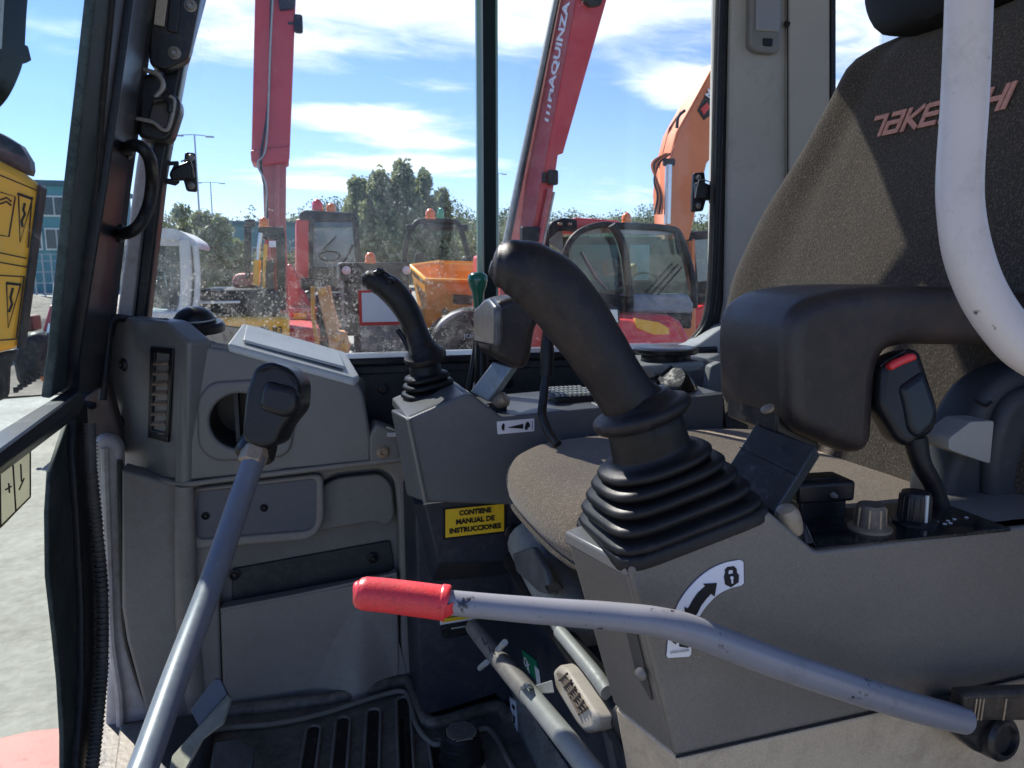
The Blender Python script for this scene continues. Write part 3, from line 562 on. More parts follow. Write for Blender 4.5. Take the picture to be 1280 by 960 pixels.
# --- excavator at the far left with white rounded cab
t = thing('white_cab_excavator', 'pale machine cab with rounded white roof at the lower left of the side window', 'excavator', gp(215, 6.3))
Yw = 6.0
g = G(); g.prism(rnd(YS([(150, 285), (222, 286), (243, 300), (247, 306), (247, 312), (220, 300), (150, 298)], Yw), .06), V(0, .9, 0)); g.make('roof', M_MWHT, t, bevel=.02)
G().tube(YS([(231, 300), (233, 345), (231, 380), (224, 398)], Yw), .040, 10).make('front_post', M_MWHT, t)
G().tube(YS([(244, 306), (247, 345), (245, 380), (238, 398)], Yw), .022, 10).make('cab_post', M_MWHT, t)
qb('side_glass', [(150, 298), (228, 300), (228, 388), (150, 388)], Yw+.1, .01, glass('machine_cab_glass', (.75, .85, .87), .3, .3, (-.5, .6)), t, 0)
G().tube(YS([(186, 388), (186, 356), (194, 344), (214, 343), (216, 356)], Yw+.3), .012, 8).make('seat_frame', M_MBLK, t)
qb('seat', [(186, 352), (212, 348), (216, 388), (186, 388)], Yw+.4, .3, M_MBLK, t, .03)
for x in (206, 213): G().tube(YS([(x, 341), (x+2, 358)], Yw+.2), .006, 6, 1).make('control_lever', M_MWHT, t)
qb('header', [(150, 296), (228, 298), (230, 308), (150, 306)], Yw+.02, .06, M_MWHT, t, .01)
qb('rear_panel', [(150, 306), (244, 306), (244, 392), (150, 392)], Yw+.85, .03, mat('grey_cab_rear', (.12, .14, .15), .5, var=.3, vs=4), t, .01)
qb('door_sill', [(150, 388), (245, 390), (240, 400), (150, 400)], Yw-.05, .8, M_MWHT, t, .02)
qb('body', rect(150, 400, 245, 640), Yw, 1.0, M_MBLK, t, .04)
# --- MAQUINZA boom
t = thing('lettered_boom', 'red crane boom with white capital lettering rising beside the glass divider', 'crane boom', gp(655, 8.5))
Yb = 7.2
A = YS([(720, -40), (772, -40), (700, 198), (696, 232), (683, 320), (660, 330)], Yb)     # front (camera) face
L0 = YS([(707, -40), (637, 300), (632, 330)], Yb+.42)
g = G(); fr = YS([(727, -40), (770, -40), (704, 192), (698, 192), (692, 235), (680, 320), (660, 320)], Yb)
g.prism(fr, V(0, .45, 0)); g.make('outer_boom', M_MRED, t, bevel=.012)
lf = [PY(727, -40, Yb-.004), PY(660, 320, Yb-.004), PY(632, 320, Yb+.22), PY(706, -40, Yb+.22)]
G().prism(lf, V(.12, .3, 0)).make('side_plate', M_PINKR, t, bevel=.01)  # paler red puts the sunlight on this boom side into the colour
G().tube(YS([(703, -40), (632, 300), (628, 330)], Yb+.2), .028, 8, 1).make('hose', M_ZINC, t)
G().tube(YS([(706, -40), (637, 300)], Yb+.15), .014, 8, 1).make('hose', M_MBLK, t)
# lettering on the side plate
uu = (lf[0]-lf[1]).normalized(); ww = (lf[3]-lf[0]); nn_ = uu.cross(ww).normalized()
tb = lf[1]+(lf[0]-lf[1])*.545+(lf[2]-lf[1])*.22+(lf[0]-lf[1])*.0
dtx = PY(714, 18, Yb)-PY(686, 142, Yb)
g = text('MAQUINZA', tb+nn_*.006, uu, ww, .085, width=dtx.length, bold=.03, th=.006, shear=.2); g.make('lettering', M_WST, t)
g = text('///', lf[1]+(lf[0]-lf[1])*.475+(lf[2]-lf[1])*.2+nn_*.006, uu, ww, .1, width=.2, bold=.02, th=.006); g.make('emblem', M_WST, t)
p = PY(691, 222, Yb-.05); G().box(p, (.1, .07, .14)).make('cylinder_bracket', M_MBLK, t, bevel=.02)
p = PY(680, 222, Yb-.03); G().box(p, (.04, .04, .1)).make('pin_block', M_MBLK, t, bevel=.01)
G().tube(YS([(688, 236), (671, 318)], Yb-.05), .028, 10, 1).make('hydraulic_cylinder', M_PINKR, t)
G().tube(YS([(692, 240), (676, 318)], Yb-.03), .016, 10, 1).make('cylinder_rod', M_STEEL, t)
qb('counterplate', rect(653, 283, 674, 302), Yb-.1, .1, M_MBLK, t, .01)
qb('turret', [(626, 318), (690, 318), (700, 600), (620, 600)], Yb+.1, 1.2, M_MRED, t, .03)
qb('boom_head', [(731, -30), (764, -30), (752, 6), (738, 8), (728, -2)], Yb-.05, .1, M_MBLK, t, .02)
# --- orange boom on the right
t = thing('orange_boom', 'orange excavator boom leaning out from behind the right hand window edge', 'excavator boom', gp(850, 9.5))
Yo = 9.0
qb('boom', [(895, 76), (905, 88), (905, 175), (884, 205), (872, 258), (862, 300), (836, 300), (833, 240), (836, 205), (846, 165)], Yo, .4, M_ORG, t, .03)
G().prism([PY(897, 76, Yo-.004), PY(840, 190, Yo-.004), PY(831, 300, Yo-.004), PY(819, 300, Yo+.25), PY(822, 215, Yo+.25), PY(836, 160, Yo+.25), PY(889, 82, Yo+.25)], V(.1, .2, 0)).make('side_plate', mat('sunlit_side_orange', (.72, .24, .12), .45, var=.1, vs=3), t, bevel=.01)  # lighter orange: sun on the boom's left face, put into the colour
G().tube(YS([(836, 206), (834, 280)], Yo-.08), .045, 12, 1).make('cylinder_rod', M_CHROME, t)
p = PY(836, 203, Yo-.06); G().box(p, (.14, .1, .09)).make('cylinder_clamp', M_MBLK, t, bevel=.02)
for k in range(4): G().tube(YS([(838-k*2, 192), (824-k*3, 204), (818+k, 225), (822+k*2, 245), (818+k*3, 268)], Yo-.05), .014, 6).make('hose', M_ORG if k % 2 else M_MBLK, t)
qb('emblem_plate', [(882, 118), (896, 104), (896, 138), (880, 150), (872, 138)], Yo-.01, .012, M_MBLK, t, .001)
uu = PY(893, 96, Yo-.02)-PY(880, 122, Yo-.02); text('M', PY(888, 124, Yo-.025), uu, V(-.6, 0, .3), .09, bold=.03, th=.006).make('lettering', M_WST, t)
qb('emblem', [(876, 136), (884, 128), (888, 134), (880, 144)], Yo-.022, .01, M_REDST, t, .001)
G().tube(YS([(856, 138), (848, 146), (846, 160)], Yo-.05), .02, 6).make('hose', M_MBLK, t)
qb('tower', [(836, 298), (870, 298), (872, 600), (836, 600)], Yo+.1, 1.0, M_ORG, t, .03)
# --- telehandler at the right
t = thing('telehandler', 'red telehandler with curved black cab and yellow striped hood on the right', 'telehandler', gp(790, 8.5))
Yt = 8.0
qb('hood', [(690, 396), (735, 394), (838, 394), (852, 402), (868, 432), (868, 520), (690, 520)], Yt-.6, 1.0, M_MRED2, t, .05)
G().prism([PY(690, 402, Yt-.9), PY(750, 398, Yt-.9), PY(838, 402, Yt-.9), PY(866, 440, Yt-1.0), PY(690, 450, Yt-1.0)], V(0, .4, 0)).make('hood_front', M_MRED2, t, bevel=.03)
G().prism([PY(794, 398, Yt-.94), PY(824, 403, Yt-.94), PY(836, 410, Yt-.94), PY(838, 424, Yt-.94), (PY(828, 423, Yt-.94)), PY(796, 410, Yt-.94)], V(0, .05, 0)).make('hood_stripe', M_YORG, t, bevel=.005)
qb('roof', [(705, 276), (722, 272), (775, 276), (775, 290), (705, 290)], Yt+.25, 1.0, M_MRED2, t, .02)
qb('light_panel', [(687, 283), (690, 277), (705, 272), (722, 274), (722, 290), (700, 288), (686, 300)], Yt+.2, .2, M_MBLK, t, .02)
for x in (700, 712): p = PY(x, 280, Yt+.18); G().box(p, (.05, .04, .03)).make('roof_lamp', M_BRONZE, t, bevel=.008)
beacon(t, 783, 277, Yt+.1, .055, None, 1.5)
# cab frame
G().tube(YS([(706, 345), (705, 325), (712, 303), (728, 288), (752, 281), (772, 283)], Yt), .035, 12).make('roof_bow', M_MBLK, t)
G().tube(YS([(765, 281), (778, 305), (784, 340), (787, 375), (786, 398)], Yt-.1), .045, 12).make('front_post', M_MBLK, t)
G().tube(YS([(762, 282), (800, 283), (836, 286), (848, 292), (858, 318), (866, 350), (868, 385)], Yt), .04, 12).make('side_post', M_MBLK, t)
qb('roof_glass', [(765, 283), (838, 286), (842, 294), (770, 292)], Yt+.02, .03, mat('roof_glass_grey', (.25, .28, .30), .2, var=.2, vs=4), t, .003)
qb('grab_rail', [(843, 290), (848, 292), (852, 320), (848, 318)], Yt-.06, .04, M_MBLK, t, .008)
GT = glass('telehandler_cab_glass', (.50, .68, .68), .35, .30, (-.6, .7), 1.2)
qb('door_glass', rnd(YS([(706, 345), (712, 303), (728, 288), (765, 283), (780, 330), (784, 368), (706, 366)], Yt+.03), .02) and [(708, 350), (713, 303), (728, 289), (764, 283), (779, 330), (783, 368), (708, 366)], Yt+.03, .01, GT, t, 0)
qb('windscreen', [(772, 290), (840, 293), (852, 318), (862, 370), (786, 370), (783, 335)], Yt+.03, .01, GT, t, 0)
qb('cab_rear', rect(700, 296, 866, 400), Yt+1.1, .05, M_MBLK, t, .01)
qb('rear_window', rect(716, 306, 772, 362), Yt+1.08, .02, M_TEAL, t, .0); qb('rear_window', rect(788, 306, 812, 350), Yt+1.08, .02, mat('far_teal_view', (.22, .42, .44), .3, var=.3, vs=2), t, .0)
qb('seat_back', [(756, 326), (772, 322), (774, 344), (758, 345)], Yt+.6, .15, M_IVORY, t, .03)
qb('seat_back', [(786, 334), (797, 328), (799, 346), (788, 347)], Yt+.6, .15, M_LORG, t, .03)
G().tube([PY(806+17*math.cos(a), 352+11*math.sin(a), Yt+.2) for a in np.linspace(0, 6.28, 18)], .013, 6, 1).make('steering_wheel', M_MBLK, t)
for k, q in enumerate((([(814, 368), (848, 330)]), ([(820, 371), (852, 334)]))): G().tube(YS(q, Yt-.05), .012, 6, 1).make('wiper', M_MBLK, t)
G().tube(YS([(728, 315), (745, 345), (760, 362)], Yt), .01, 6).make('door_wiper', M_ZINC, t)
qb('dash', [(786, 368), (862, 368), (868, 380), (868, 392), (786, 392)], Yt-.08, .3, mat('dusty_grey_dash', (.22, .24, .26), .6, var=.3, vs=5, dirt=((.45, .46, .45), .3, 7)), t, .04)
qb('door_lower', [(706, 362), (784, 370), (786, 398), (706, 392)], Yt-.05, .1, M_MBLK, t, .02)
qb('lower_cab', [(778, 388), (866, 388), (866, 412), (778, 400)], Yt-.06, .3, M_MBLK, t, .04)
qb('rear_light', [(755, 384), (773, 384), (776, 390), (775, 405), (757, 408), (753, 404)], Yt-1.3, .05, M_MBLK, t, .015); qb('mirror_glass', [(757, 387), (772, 387), (773, 403), (758, 405)], Yt-1.33, .02, M_LENS, t, .004)
qb('quarter_window', [(686, 292), (703, 288), (704, 318), (698, 312), (686, 305)], Yt+.3, .02, mat('pale_green_glass', (.30, .38, .30), .15, var=.2, vs=4), t, 0)
qb('rear_cab_post', rect(680, 285, 687, 330), Yt+.28, .08, M_MBLK, t, .01)
# --- dark machine behind telehandler
t = thing('dark_cab_machine', 'dark cabbed machine half hidden behind the telehandler beside the window seal', 'excavator', gp(880, 10.3))
qb('cab', [(856, 290), (900, 287), (905, 380), (866, 384)], 10, 1.2, M_MBLK, t, .04)
qb('side_glass', [(868, 300), (898, 298), (900, 350), (872, 352)], 9.97, .02, GL_FAR, t, 0)
qb('body', rect(850, 384, 930, 540), 10, 1.6, M_MRED2, t, .04); qb('red_fender', [(860, 388), (890, 378), (900, 386), (900, 410), (864, 412)], 9.8, .3, M_MRED2, t, .04)
# --- yellow orange sign board machine at the far left, seen through the front glass
def FX(pts, k): return [PX(a, b, k) for a, b in pts]
t = thing('yellow_counterweight', 'yellow orange rear panel with black warning pictograms and a black top at the far left', 'machine panel', (-1.75, 2.6, -1.9))
Yp = 2.7
fp = [(-80, 170), (0, 202), (28, 216), (49, 232), (48, 250), (22, 434), (-80, 462)]
qb('panel', fp, Yp, .05, M_YORG, t, .02)
qb('edge_trim', [(47, 229), (51, 233), (24, 437), (20, 436)], Yp+.0, .07, M_MBLK, t, .008)
qb('top_cover', [(-80, 130), (0, 166), (22, 180), (34, 200), (36, 222), (0, 202), (-80, 168)], Yp+.02, .10, mat('dusty_black_cover', (.05, .05, .055), .5, var=.3, vs=8, dirt=((.2, .19, .17), .3, 10)), t, .04)
def ln(pts, w=1.2, nm='pictogram_line'): G().tube([PY(a, b, Yp-.001) for a, b in pts], w*Yp/FPX*.6, 6, 1).make(nm, M_INK, t)
ln([(-60, 208), (0, 219), (46, 238)]); ln([(40, 246), (35, 310)]); ln([(-60, 318), (0, 316), (33, 323)]); ln([(-60, 327), (0, 328), (34, 334)])
ln([(23, 243), (40, 250), (25, 303), (23, 243)]); ln([(22, 242), (41, 249)], 2.6); ln([(31, 254), (29, 262), (31, 268), (27, 276), (28, 284)], 2)
ln([(0, 250), (8, 247), (14, 252)], 1.6); ln([(0, 255), (8, 252), (14, 257)], 1.6); ln([(0, 240), (19, 246), (11, 296), (0, 294)]); 
ln([(-40, 342), (30, 346)]); ln([(30, 346), (20, 424)]); ln([(-40, 428), (20, 424)]); ln([(8, 353), (26, 355), (10, 410), (8, 353)]); ln([(8, 354), (26, 356)], 2.6); ln([(16, 360), (13, 372), (15, 380), (11, 390)], 2)
qb('lower_frame', [(-80, 458), (20, 436), (14, 450), (8, 455), (6, 500), (-80, 520)], Yp+.02, .06, M_MBLK, t, .02)
qb('support', [(-90, 500), (-30, 490), (-30, 620), (-90, 640)], Yp+.1, .1, M_MBLK, t, .02)
# black curved mirror arm at top left (on this machine's door side)
t = thing('mirror_arm', 'black curved mirror arm crossing the upper left corner', 'mirror arm', (-1.2, 2.0, -.2))
G().tube(YS([(22, -60), (14, 0), (12, 60), (6, 90), (-14, 125), (-60, 150)], 1.9), [.028, .028, .026, .024, .022, .022], 14).make('arm', mat('matte_black_arm', (.006, .006, .006), .9, spec=.05), t)
G().lathe([(.036, -.012), (.037, .012), (.03, .016)], PY(12, 66, 1.9), V(.1, 0, -1), 16).make('collar', MATS['matte_black_arm'], t)
G().tube(YS([(4, -60), (-2, 60)], 1.86), .006, 8, 1).make('rod', M_ZINC, t)
# rubble and red digger arm beyond front glass
M_RUB2 = mat('brown_rubble', (.24, .20, .155), .9, var=.35, vs=3, bump=.8, bs=9, dirt=((.12, .10, .08), .35, 2))
g = G(); c = PZ(45, 410, -1.9); c = Vector((PY(40, 380, 16).x, 16, -1.9)); rings = []
for i in range(9):
    f = i/8; r = 3.2*(1-f)**.7+.05; rings.append([c+V(r*1.2*math.cos(a)*(1+.18*random.uniform(-1, 1)), r*math.sin(a)*(1+.18*random.uniform(-1, 1)), 1.3*f+.05*random.uniform(-1, 1)) for a in [2*math.pi*j/26 for j in range(26)]])
g.loft(rings).make('rubble_heap', M_RUB2, sharp=20, label='heap of brown rubble below the teal office block', cat='rubble heap')
t = thing('red_digger', 'small red digger with a silver cylinder parked beyond the front glass', 'excavator', gp(70, 9.4))
qb('boom', [(77, 322), (80, 318), (84, 330), (82, 390), (72, 398), (68, 380), (70, 345)], 9.0, .25, M_PINKR, t, .03)
qb('dipper', [(62, 380), (72, 390), (60, 450), (46, 460), (45, 440)], 8.9, .25, M_PINKR, t, .03)
G().tube(YS([(66, 405), (55, 465)], 8.8), .045, 10, 1).make('cylinder', M_CHROME, t)
qb('bucket', [(60, 444), (72, 446), (68, 476), (50, 478), (48, 466)], 8.8, .4, M_ORG, t, .03)
qb('cover', [(66, 350), (80, 338), (78, 400), (68, 402), (63, 380)], 9.15, .2, M_MWHT, t, .05)
t = thing('rubber_track', 'dark rubber crawler track lying by the red digger', 'track', gp(30, 8.9))
qb('tread', rnd(YS([(18, 440), (26, 418), (52, 415), (60, 440), (56, 476), (20, 490)], 8.6), .0) and [(12, 446), (24, 420), (50, 414), (60, 436), (57, 462), (20, 486)], 8.6, .45, M_MBLK, t, .08)
for k in range(7):
    p = PY(20+k*5.5, 487-k*3.4, 8.56); G().box(p, (.035, .06, .06)).make('track_lug', M_MBLK, t, bevel=.005)
qb('roller_guard', [(30, 395), (40, 395), (42, 414), (28, 416)], 8.9, .3, mat('red_brown_block', (.12, .04, .03), .7), t, .02)
# mesh fence in front of teal block
t = thing('mesh_fence', 'thin galvanised mesh fence in front of the teal office block', 'fence', gp(70, 40))
for k in range(12):
    X0 = PY(20+k*11, 330, 40).x; G().b2(X0-.03, X0+.03, 40, 40.06, -1.9, .45).make('post', M_POLE, t)
for z in (-1.4, -.9, -.4, .1, .4): G().b2(PY(20, 330, 40).x, PY(141, 330, 40).x, 40.01, 40.04, z, z+.04).make('rail', M_POLE, t)
# =====================================================================================================
#                                            CAB SHELL
# =====================================================================================================
FL = -.72
G().b2(-.34, 1.3, .18, 1.5, FL-.06, FL-.012).make('cab_floor', M_MAT, kind='structure')
g = G(); g.b2(-.22, 1.32, .1, 1.5, .86, .92); g.make('cab_roof', M_PIL, kind='structure')
G().b2(-.34, .86, 1.40, 1.46, FL, -.165).make('cab_side_wall', M_SILL, kind='structure')
g = G(); g.b2(1.20, 1.26, .2, 1.46, FL, -.12); g.b2(1.20, 1.26, .2, 1.46, .78, .859); g.make('cab_rear_wall', M_PIL, kind='structure')
G().b2(.80, 1.19, .15, .20, FL, .855).make('cab_door_side_wall', M_PIL, kind='structure')  # out of view, included to keep the light in the cab plausible
# sill below the side window
t = thing('window_sill', 'black plastic sill panel running under the sliding side windows', 'sill', (.3, 1.36, -.3))
z0 = -.160
G().b2(-.22, .80, 1.325, 1.395, z0-.014, z0).make('sill_lip', M_FRAME, t, bevel=.004)
G().b2(-.2, .82, 1.335, 1.39, z0-.030, z0-.0145).make('sill_step', M_SILL, t, bevel=.003)
plate([YS([(430, 461), (900, 440), (900, 560), (430, 560)], 1.34)], .03, .004).make('sill_face', M_SILL, t)
for q in ((479, 486), (636, 478)): screw(t, PY(q[0], q[1], 1.34), V(0, -1, 0), .0085)
# --- A pillar (front right corner)
t = thing('front_pillar', 'dirty white and brown front corner pillar left of the side window', 'pillar', (-.24, 1.38, -.2))
plate([YS([(170, 205), (196, 60), (215, 60), (190, 205), (168, 400), (145, 400)], 1.36)], .03, .006).make('painted_face', M_PILW, t)
plate([YS([(206, 60), (236, -40), (262, -40), (230, 80), (205, 215), (184, 400), (165, 400), (186, 205)], 1.35)], .05, .006).make('inner_edge', M_FRAME, t)
plate([YS([(150, 400), (150, 560), (100, 560), (100, 400)], 1.39)], .03, .004).make('lower_face', M_SILL, t)
# bracket plate and latch on the pillar
t = thing('gas_strut_bracket', 'black bracket plate with bolts at the top of the front pillar', 'bracket', (-.2, 1.30, .25))
plate([rnd(YS([(190, -50), (262, -50), (250, 0), (238, 62), (234, 74), (206, 88), (186, 82)], 1.31), .012)], .03, .003).make('plate', M_BLKMET, t)
plate([YS([(197, -20), (212, -20), (205, 33), (192, 30)], 1.305)], .004, .001).make('paper_tag', M_IVORY, t)
plate([rnd(YS([(213, -20), (228, -20), (222, 42), (208, 38)], 1.306), .004)], .006, .002).make('catch', M_BLKMET, t)
for q in ((218, 66), (238, 7)): screw(t, PY(q[0], q[1], 1.308), V(0, -1, 0), .0075, M_STEEL)
t = thing('window_lock', 'dark metal window lock block on the front pillar above the grab handle', 'lock', (-.22, 1.3, .12))
plate([rnd(YS([(172, 98), (196, 86), (206, 110), (224, 122), (226, 135), (214, 172), (204, 178), (172, 172)], 1.31), .01)], .05, .006).make('body', M_BLKMET, t)
plate([rnd(YS([(190, 128), (205, 116), (220, 126), (208, 162), (184, 152)], 1.295), .007)], .012, .003).make('inner_block', mat('dusty_lock_metal', (.07, .06, .055), .5, metal=.3, var=.3, vs=30), t)
G().tube(YS([(178, 86), (198, 94), (204, 108), (194, 122)], 1.29), .0035, 8).make('wire_catch', M_STEEL, t)
G().tube(YS([(170, 148), (190, 152), (209, 162), (218, 128), (212, 120)], 1.285), .0028, 8).make('wire_loop', M_STEEL, t)
G().tube(YS([(192, 126), (205, 124), (212, 130), (212, 140)], 1.283), .004, 8).make('lever_edge', M_BLKMET, t)
# --- front window
Aw = PY(110, 490, 1.25); Bw = PY(180, 0, 1.25); nW = (Bw-Aw).cross(V(0, 1, 0)).normalized()
def WS(pts, off=0.): return [PP(a, b, Aw+nW*off, nW) for a, b in pts]
t = thing('front_window', 'black framed tilting front window with a grab handle', 'front window', (-.29, .7, -.19))
sgn = 1 if nW.dot(-Aw) > 0 else -1
G().prism(WS([(148, -60), (-60, -60), (-60, 590), (4, 545), (98, 480)], -.012*sgn), nW*.006*sgn).make('pane', GL_FRONT, t)
plate([WS([(158, -60), (126, -60), (106, 120), (92, 240), (72, 440), (64, 498), (96, 478), (102, 440), (134, 200)], -.004*sgn)], .012, .003).make('glass_edge_band', M_SEAL, t)
plate([WS([(176, -60), (150, -60), (132, 130), (124, 240), (94, 445), (92, 486), (104, 478), (134, 240)], .002*sgn)], .018, .004).make('rubber_seal', M_RUB, t)
plate([WS([(197, -60), (175, -60), (133, 240), (100, 445), (98, 494), (128, 485), (157, 240)], .010*sgn)], .034, .003).make('side_frame', M_FRAME, t)
plate([WS([(206, -60), (195, -60), (155, 245), (125, 490), (118, 512), (133, 505), (163, 245)], .004*sgn)], .03, .003).make('outer_seal', M_RUB, t)
a0 = PX(-30, 556, Aw.x); a1 = PX(98, 479, Aw.x); 
G().hull2([PX(-60, 574, Aw.x), PX(98, 478, Aw.x), PX(100, 489, Aw.x+.03), PX(-60, 606, Aw.x+.03)], [PX(-60, 640, Aw.x), PX(98, 520, Aw.x), PX(106, 506, Aw.x+.03), PX(-60, 628, Aw.x+.03)]).make('bottom_rail', M_FRAME, t, bevel=.003)
G().tube([PP(155, 186, Aw+nW*.01*sgn, nW), PP(172, 182, Aw+nW*.035*sgn, nW), PP(186, 196, Aw+nW*.05*sgn, nW), PP(190, 222, Aw+nW*.05*sgn, nW), PP(186, 255, Aw+nW*.05*sgn, nW), PP(175, 280, Aw+nW*.045*sgn, nW), PP(160, 291, Aw+nW*.03*sgn, nW), PP(147, 291, Aw+nW*.01*sgn, nW)], .0085, 16).make('grab_handle', M_RUB, t)
for q in ((158, 186), (147, 291)): G().lathe([(.014, 0), (.014, .006), (.01, .01)], PP(q[0], q[1], Aw+nW*.008*sgn, nW), nW*sgn, 14).make('handle_mount', M_BLKMET, t)
# header above the windshield (out of view)
G().b2(-.20, -.10, .15, 1.38, .75, .858).make('cab_front_header', M_FRAME, kind='structure')
# lower front glass
t = thing('lower_front_window', 'lower fixed front glass with a paper notice and dusty seal', 'front window', (-.30, .8, -.7))
G().prism(XS([(-60, 620), (112, 505), (112, 1000), (-60, 1000)], Aw.x-.014), V(.005, 0, 0)).make('pane', glass('lower_front_glass', (.93, .97, .95), .08, .05, (-1.2, -.2), .15), t)
plate([XS([(104, 508), (84, 530), (64, 590), (61, 640), (62, 720), (70, 790), (76, 850), (80, 920), (80, 1000), (106, 1000), (116, 900), (116, 760), (112, 640), (108, 560)], Aw.x-.006)], .006, .002).make('seal_lip', M_SEAL, t)
plate([XS([(110, 505), (97, 512), (94, 560), (100, 640), (106, 760), (106, 860), (96, 1000), (118, 1000), (124, 860), (122, 740), (114, 600)], Aw.x+.004)], .014, .005).make('rubber_channel', M_RUB, t)
g = G(); pa = [PX(a, b, Aw.x+.014) for a, b in [(112, 530), (114, 590), (121, 660), (128, 740), (128, 830), (122, 900), (114, 970), (106, 1010)]]
g.tube(pa, .0075, 10, 6); g.make('piping', M_GASK, t)
g = G(); 
for i in range(90):
    f = i/89*(len(pa)-1); k = min(int(f), len(pa)-2); p = pa[k]+(pa[k+1]-pa[k])*(f-k); g.lathe([(.0072, -.0012), (.0092, -.0008), (.0092, .0008), (.0072, .0012)], p, pa[k+1]-pa[k], 8)
g.make('piping_ribs', M_GASK, t, kind='stuff')
plate([XS([(-70, 640), (38, 556), (38, 620), (10, 652), (-70, 730)], Aw.x-.008)], .001, .0004).make('notice', M_PALE, t)
for k, q in enumerate(([(38, 556), (38, 620)], [(16, 575), (20, 640)], [(0, 588), (1, 658)], [(38, 621), (0, 659)], [(26, 580), (27, 602)], [(11, 604), (12, 616)], [(30, 598), (24, 612)], [(7, 612), (14, 608)])):
    G().tube([PX(a, b, Aw.x-.0066) for a, b in q], .0009, 5, 1).make('notice_line', M_INK, t)
# painted metal of the door opening at the corner
t = thing('corner_post', 'scuffed pale painted corner post between the lower front glass and the grey panel', 'post', (-.25, 1.3, FL))
plate([rnd(YS([(112, 555), (122, 545), (142, 548), (151, 560), (152, 700), (156, 790), (172, 850), (196, 905), (200, 1010), (126, 1010), (131, 900), (134, 800), (128, 700), (118, 620)], 1.27), .01)], .04, .010, 4).make('face', M_DOORM, t)
G().tube(YS([(150, 575), (153, 700), (157, 790), (173, 850), (194, 905)], 1.26), .004, 8).make('weather_strip', M_RUB, t)
G().tube(YS([(131, 560), (136, 700), (140, 800), (150, 880), (148, 960)], 1.263), .006, 8).make('pressed_edge', M_DOORM, t)
plate([rnd(YS([(133, 480), (100, 500), (100, 560), (150, 575), (150, 540)], 1.30), .008)], .04, .006).make('upper_joint', mat('rusty_dark_joint', (.07, .045, .035), .7, var=.4, vs=20), t)
# red body deck of this machine below
t = thing('machine_deck', 'faded red deck of the machine seen through the lower front glass', 'machine deck', (-1.2, 1.5, -1.9))
G().prism([PZ(-200, 960, -1.45), PZ(0, 921, -1.45), PZ(40, 912, -1.45), PZ(100, 906, -1.45), PZ(160, 1010, -1.45), PZ(-200, 1200, -1.45)], V(0, 0, -.45)).make('deck_plate', mat('faded_red_deck', (.42, .12, .10), .6, var=.12, vs=5, dirt=((.25, .10, .08), .25, 6)), t, bevel=.01)
# --- side windows
t = thing('fixed_side_window', 'left side window pane speckled with dried mud and a red bordered sticker', 'window', (.1, 1.40, -.16))
zt = .80
G().b2(-.26, PY(603, 330, 1.405).x, 1.402, 1.408, z0, zt).make('pane', GL_SIDE, t)
G().b2(PY(597.5, 330, 1.40).x, PY(603, 330, 1.40).x, 1.400, 1.410, z0, zt).make('glass_edge', mat('green_glass_edge', (.20, .33, .27), .15, var=.1), t)
xx = PY(448, 363, 1.40); yy = PY(495, 406, 1.40)
G().b2(xx.x, yy.x+.03, 1.3985, 1.4015, yy.z, xx.z).make('sticker_border', M_REDST, t, bevel=.0005)
G().b2(xx.x+.005, yy.x+.025, 1.3965, 1.398, yy.z+.006, xx.z-.004).make('sticker', M_WST, t)
text('JOM', PY(580, 423, 1.399), (1, 0, 0), (0, 0, 1), .009, th=.0004).make('etched_mark', M_WST, t)
t = thing('sliding_side_window', 'right side window pane with its black divider bar', 'window', (.6, 1.42, -.16))
G().b2(PY(606, 330, 1.425).x, .83, 1.422, 1.428, z0, zt).make('pane', GL_RIGHT, t)
G().b2(PY(604, 330, 1.42).x, PY(619, 330, 1.42).x, 1.412, 1.434, z0, zt).make('divider_bar', mat('dark_teal_bar', (.006, .016, .018), .5, var=.4, vs=3, spec=.2), t, bevel=.001)
G().b2(PY(619.3, 330, 1.42).x, PY(622, 330, 1.42).x, 1.414, 1.42, z0, zt).make('glass_edge', MATS['green_glass_edge'], t)
G().b2(-.19, .86, 1.39, 1.45, .76, .857).make('cab_side_header', M_FRAME, kind='structure')
# latches
def latch(px, py, flip, label, Y=1.385):
    s = -1 if flip else 1; o = lambda a, b: PY(px+s*a, py+b, Y); t = thing('window_latch', label, 'latch', o(0, 0), 'window latches')
    plate([rnd([o(10, -26), o(23, -25), o(25, 10), o(25, 24), o(12, 23), o(7, 5)], .004)], .01, .002).make('base', M_BLKPL, t)
    plate([rnd([PY(px+s*a, py+b, Y-.012) for a, b in ((-8, -4), (2, -10), (14, -15), (20, -13), (20, 8), (6, 9), (-6, 10), (-10, 3))], .003)], .016, .004).make('cam', M_BLKPL, t)
    plate([rnd([PY(px+s*a, py+b, Y+.002) for a, b in ((-23, -14), (2, -15), (3, 12), (-2, 16), (-24, 11))], .002), rnd([PY(px+s*a, py+b, Y+.002) for a, b in ((-14, -9), (-4, -10), (-9, 0), (-7, 7), (-12, 7))], .001)], .008, .0015).make('keeper', M_BLKPL, t)
    for b in (-19, 16): screw(t, PY(px+s*18, py+b, Y-.002), V(0, -1, 0), .0045, M_STEEL)
    G().tube([PY(px+s*5, py-14, Y-.015), PY(px+s*17, py-16, Y-.016), PY(px+s*22, py+6, Y-.014)], .0012, 6, 2).make('edge_trim', M_STEEL, t)
latch(221, 216, False, 'black window latch hanging on the left pane beside the front pillar')
latch(891, 241, True, 'black window latch at the right edge of the sliding pane', 1.40)
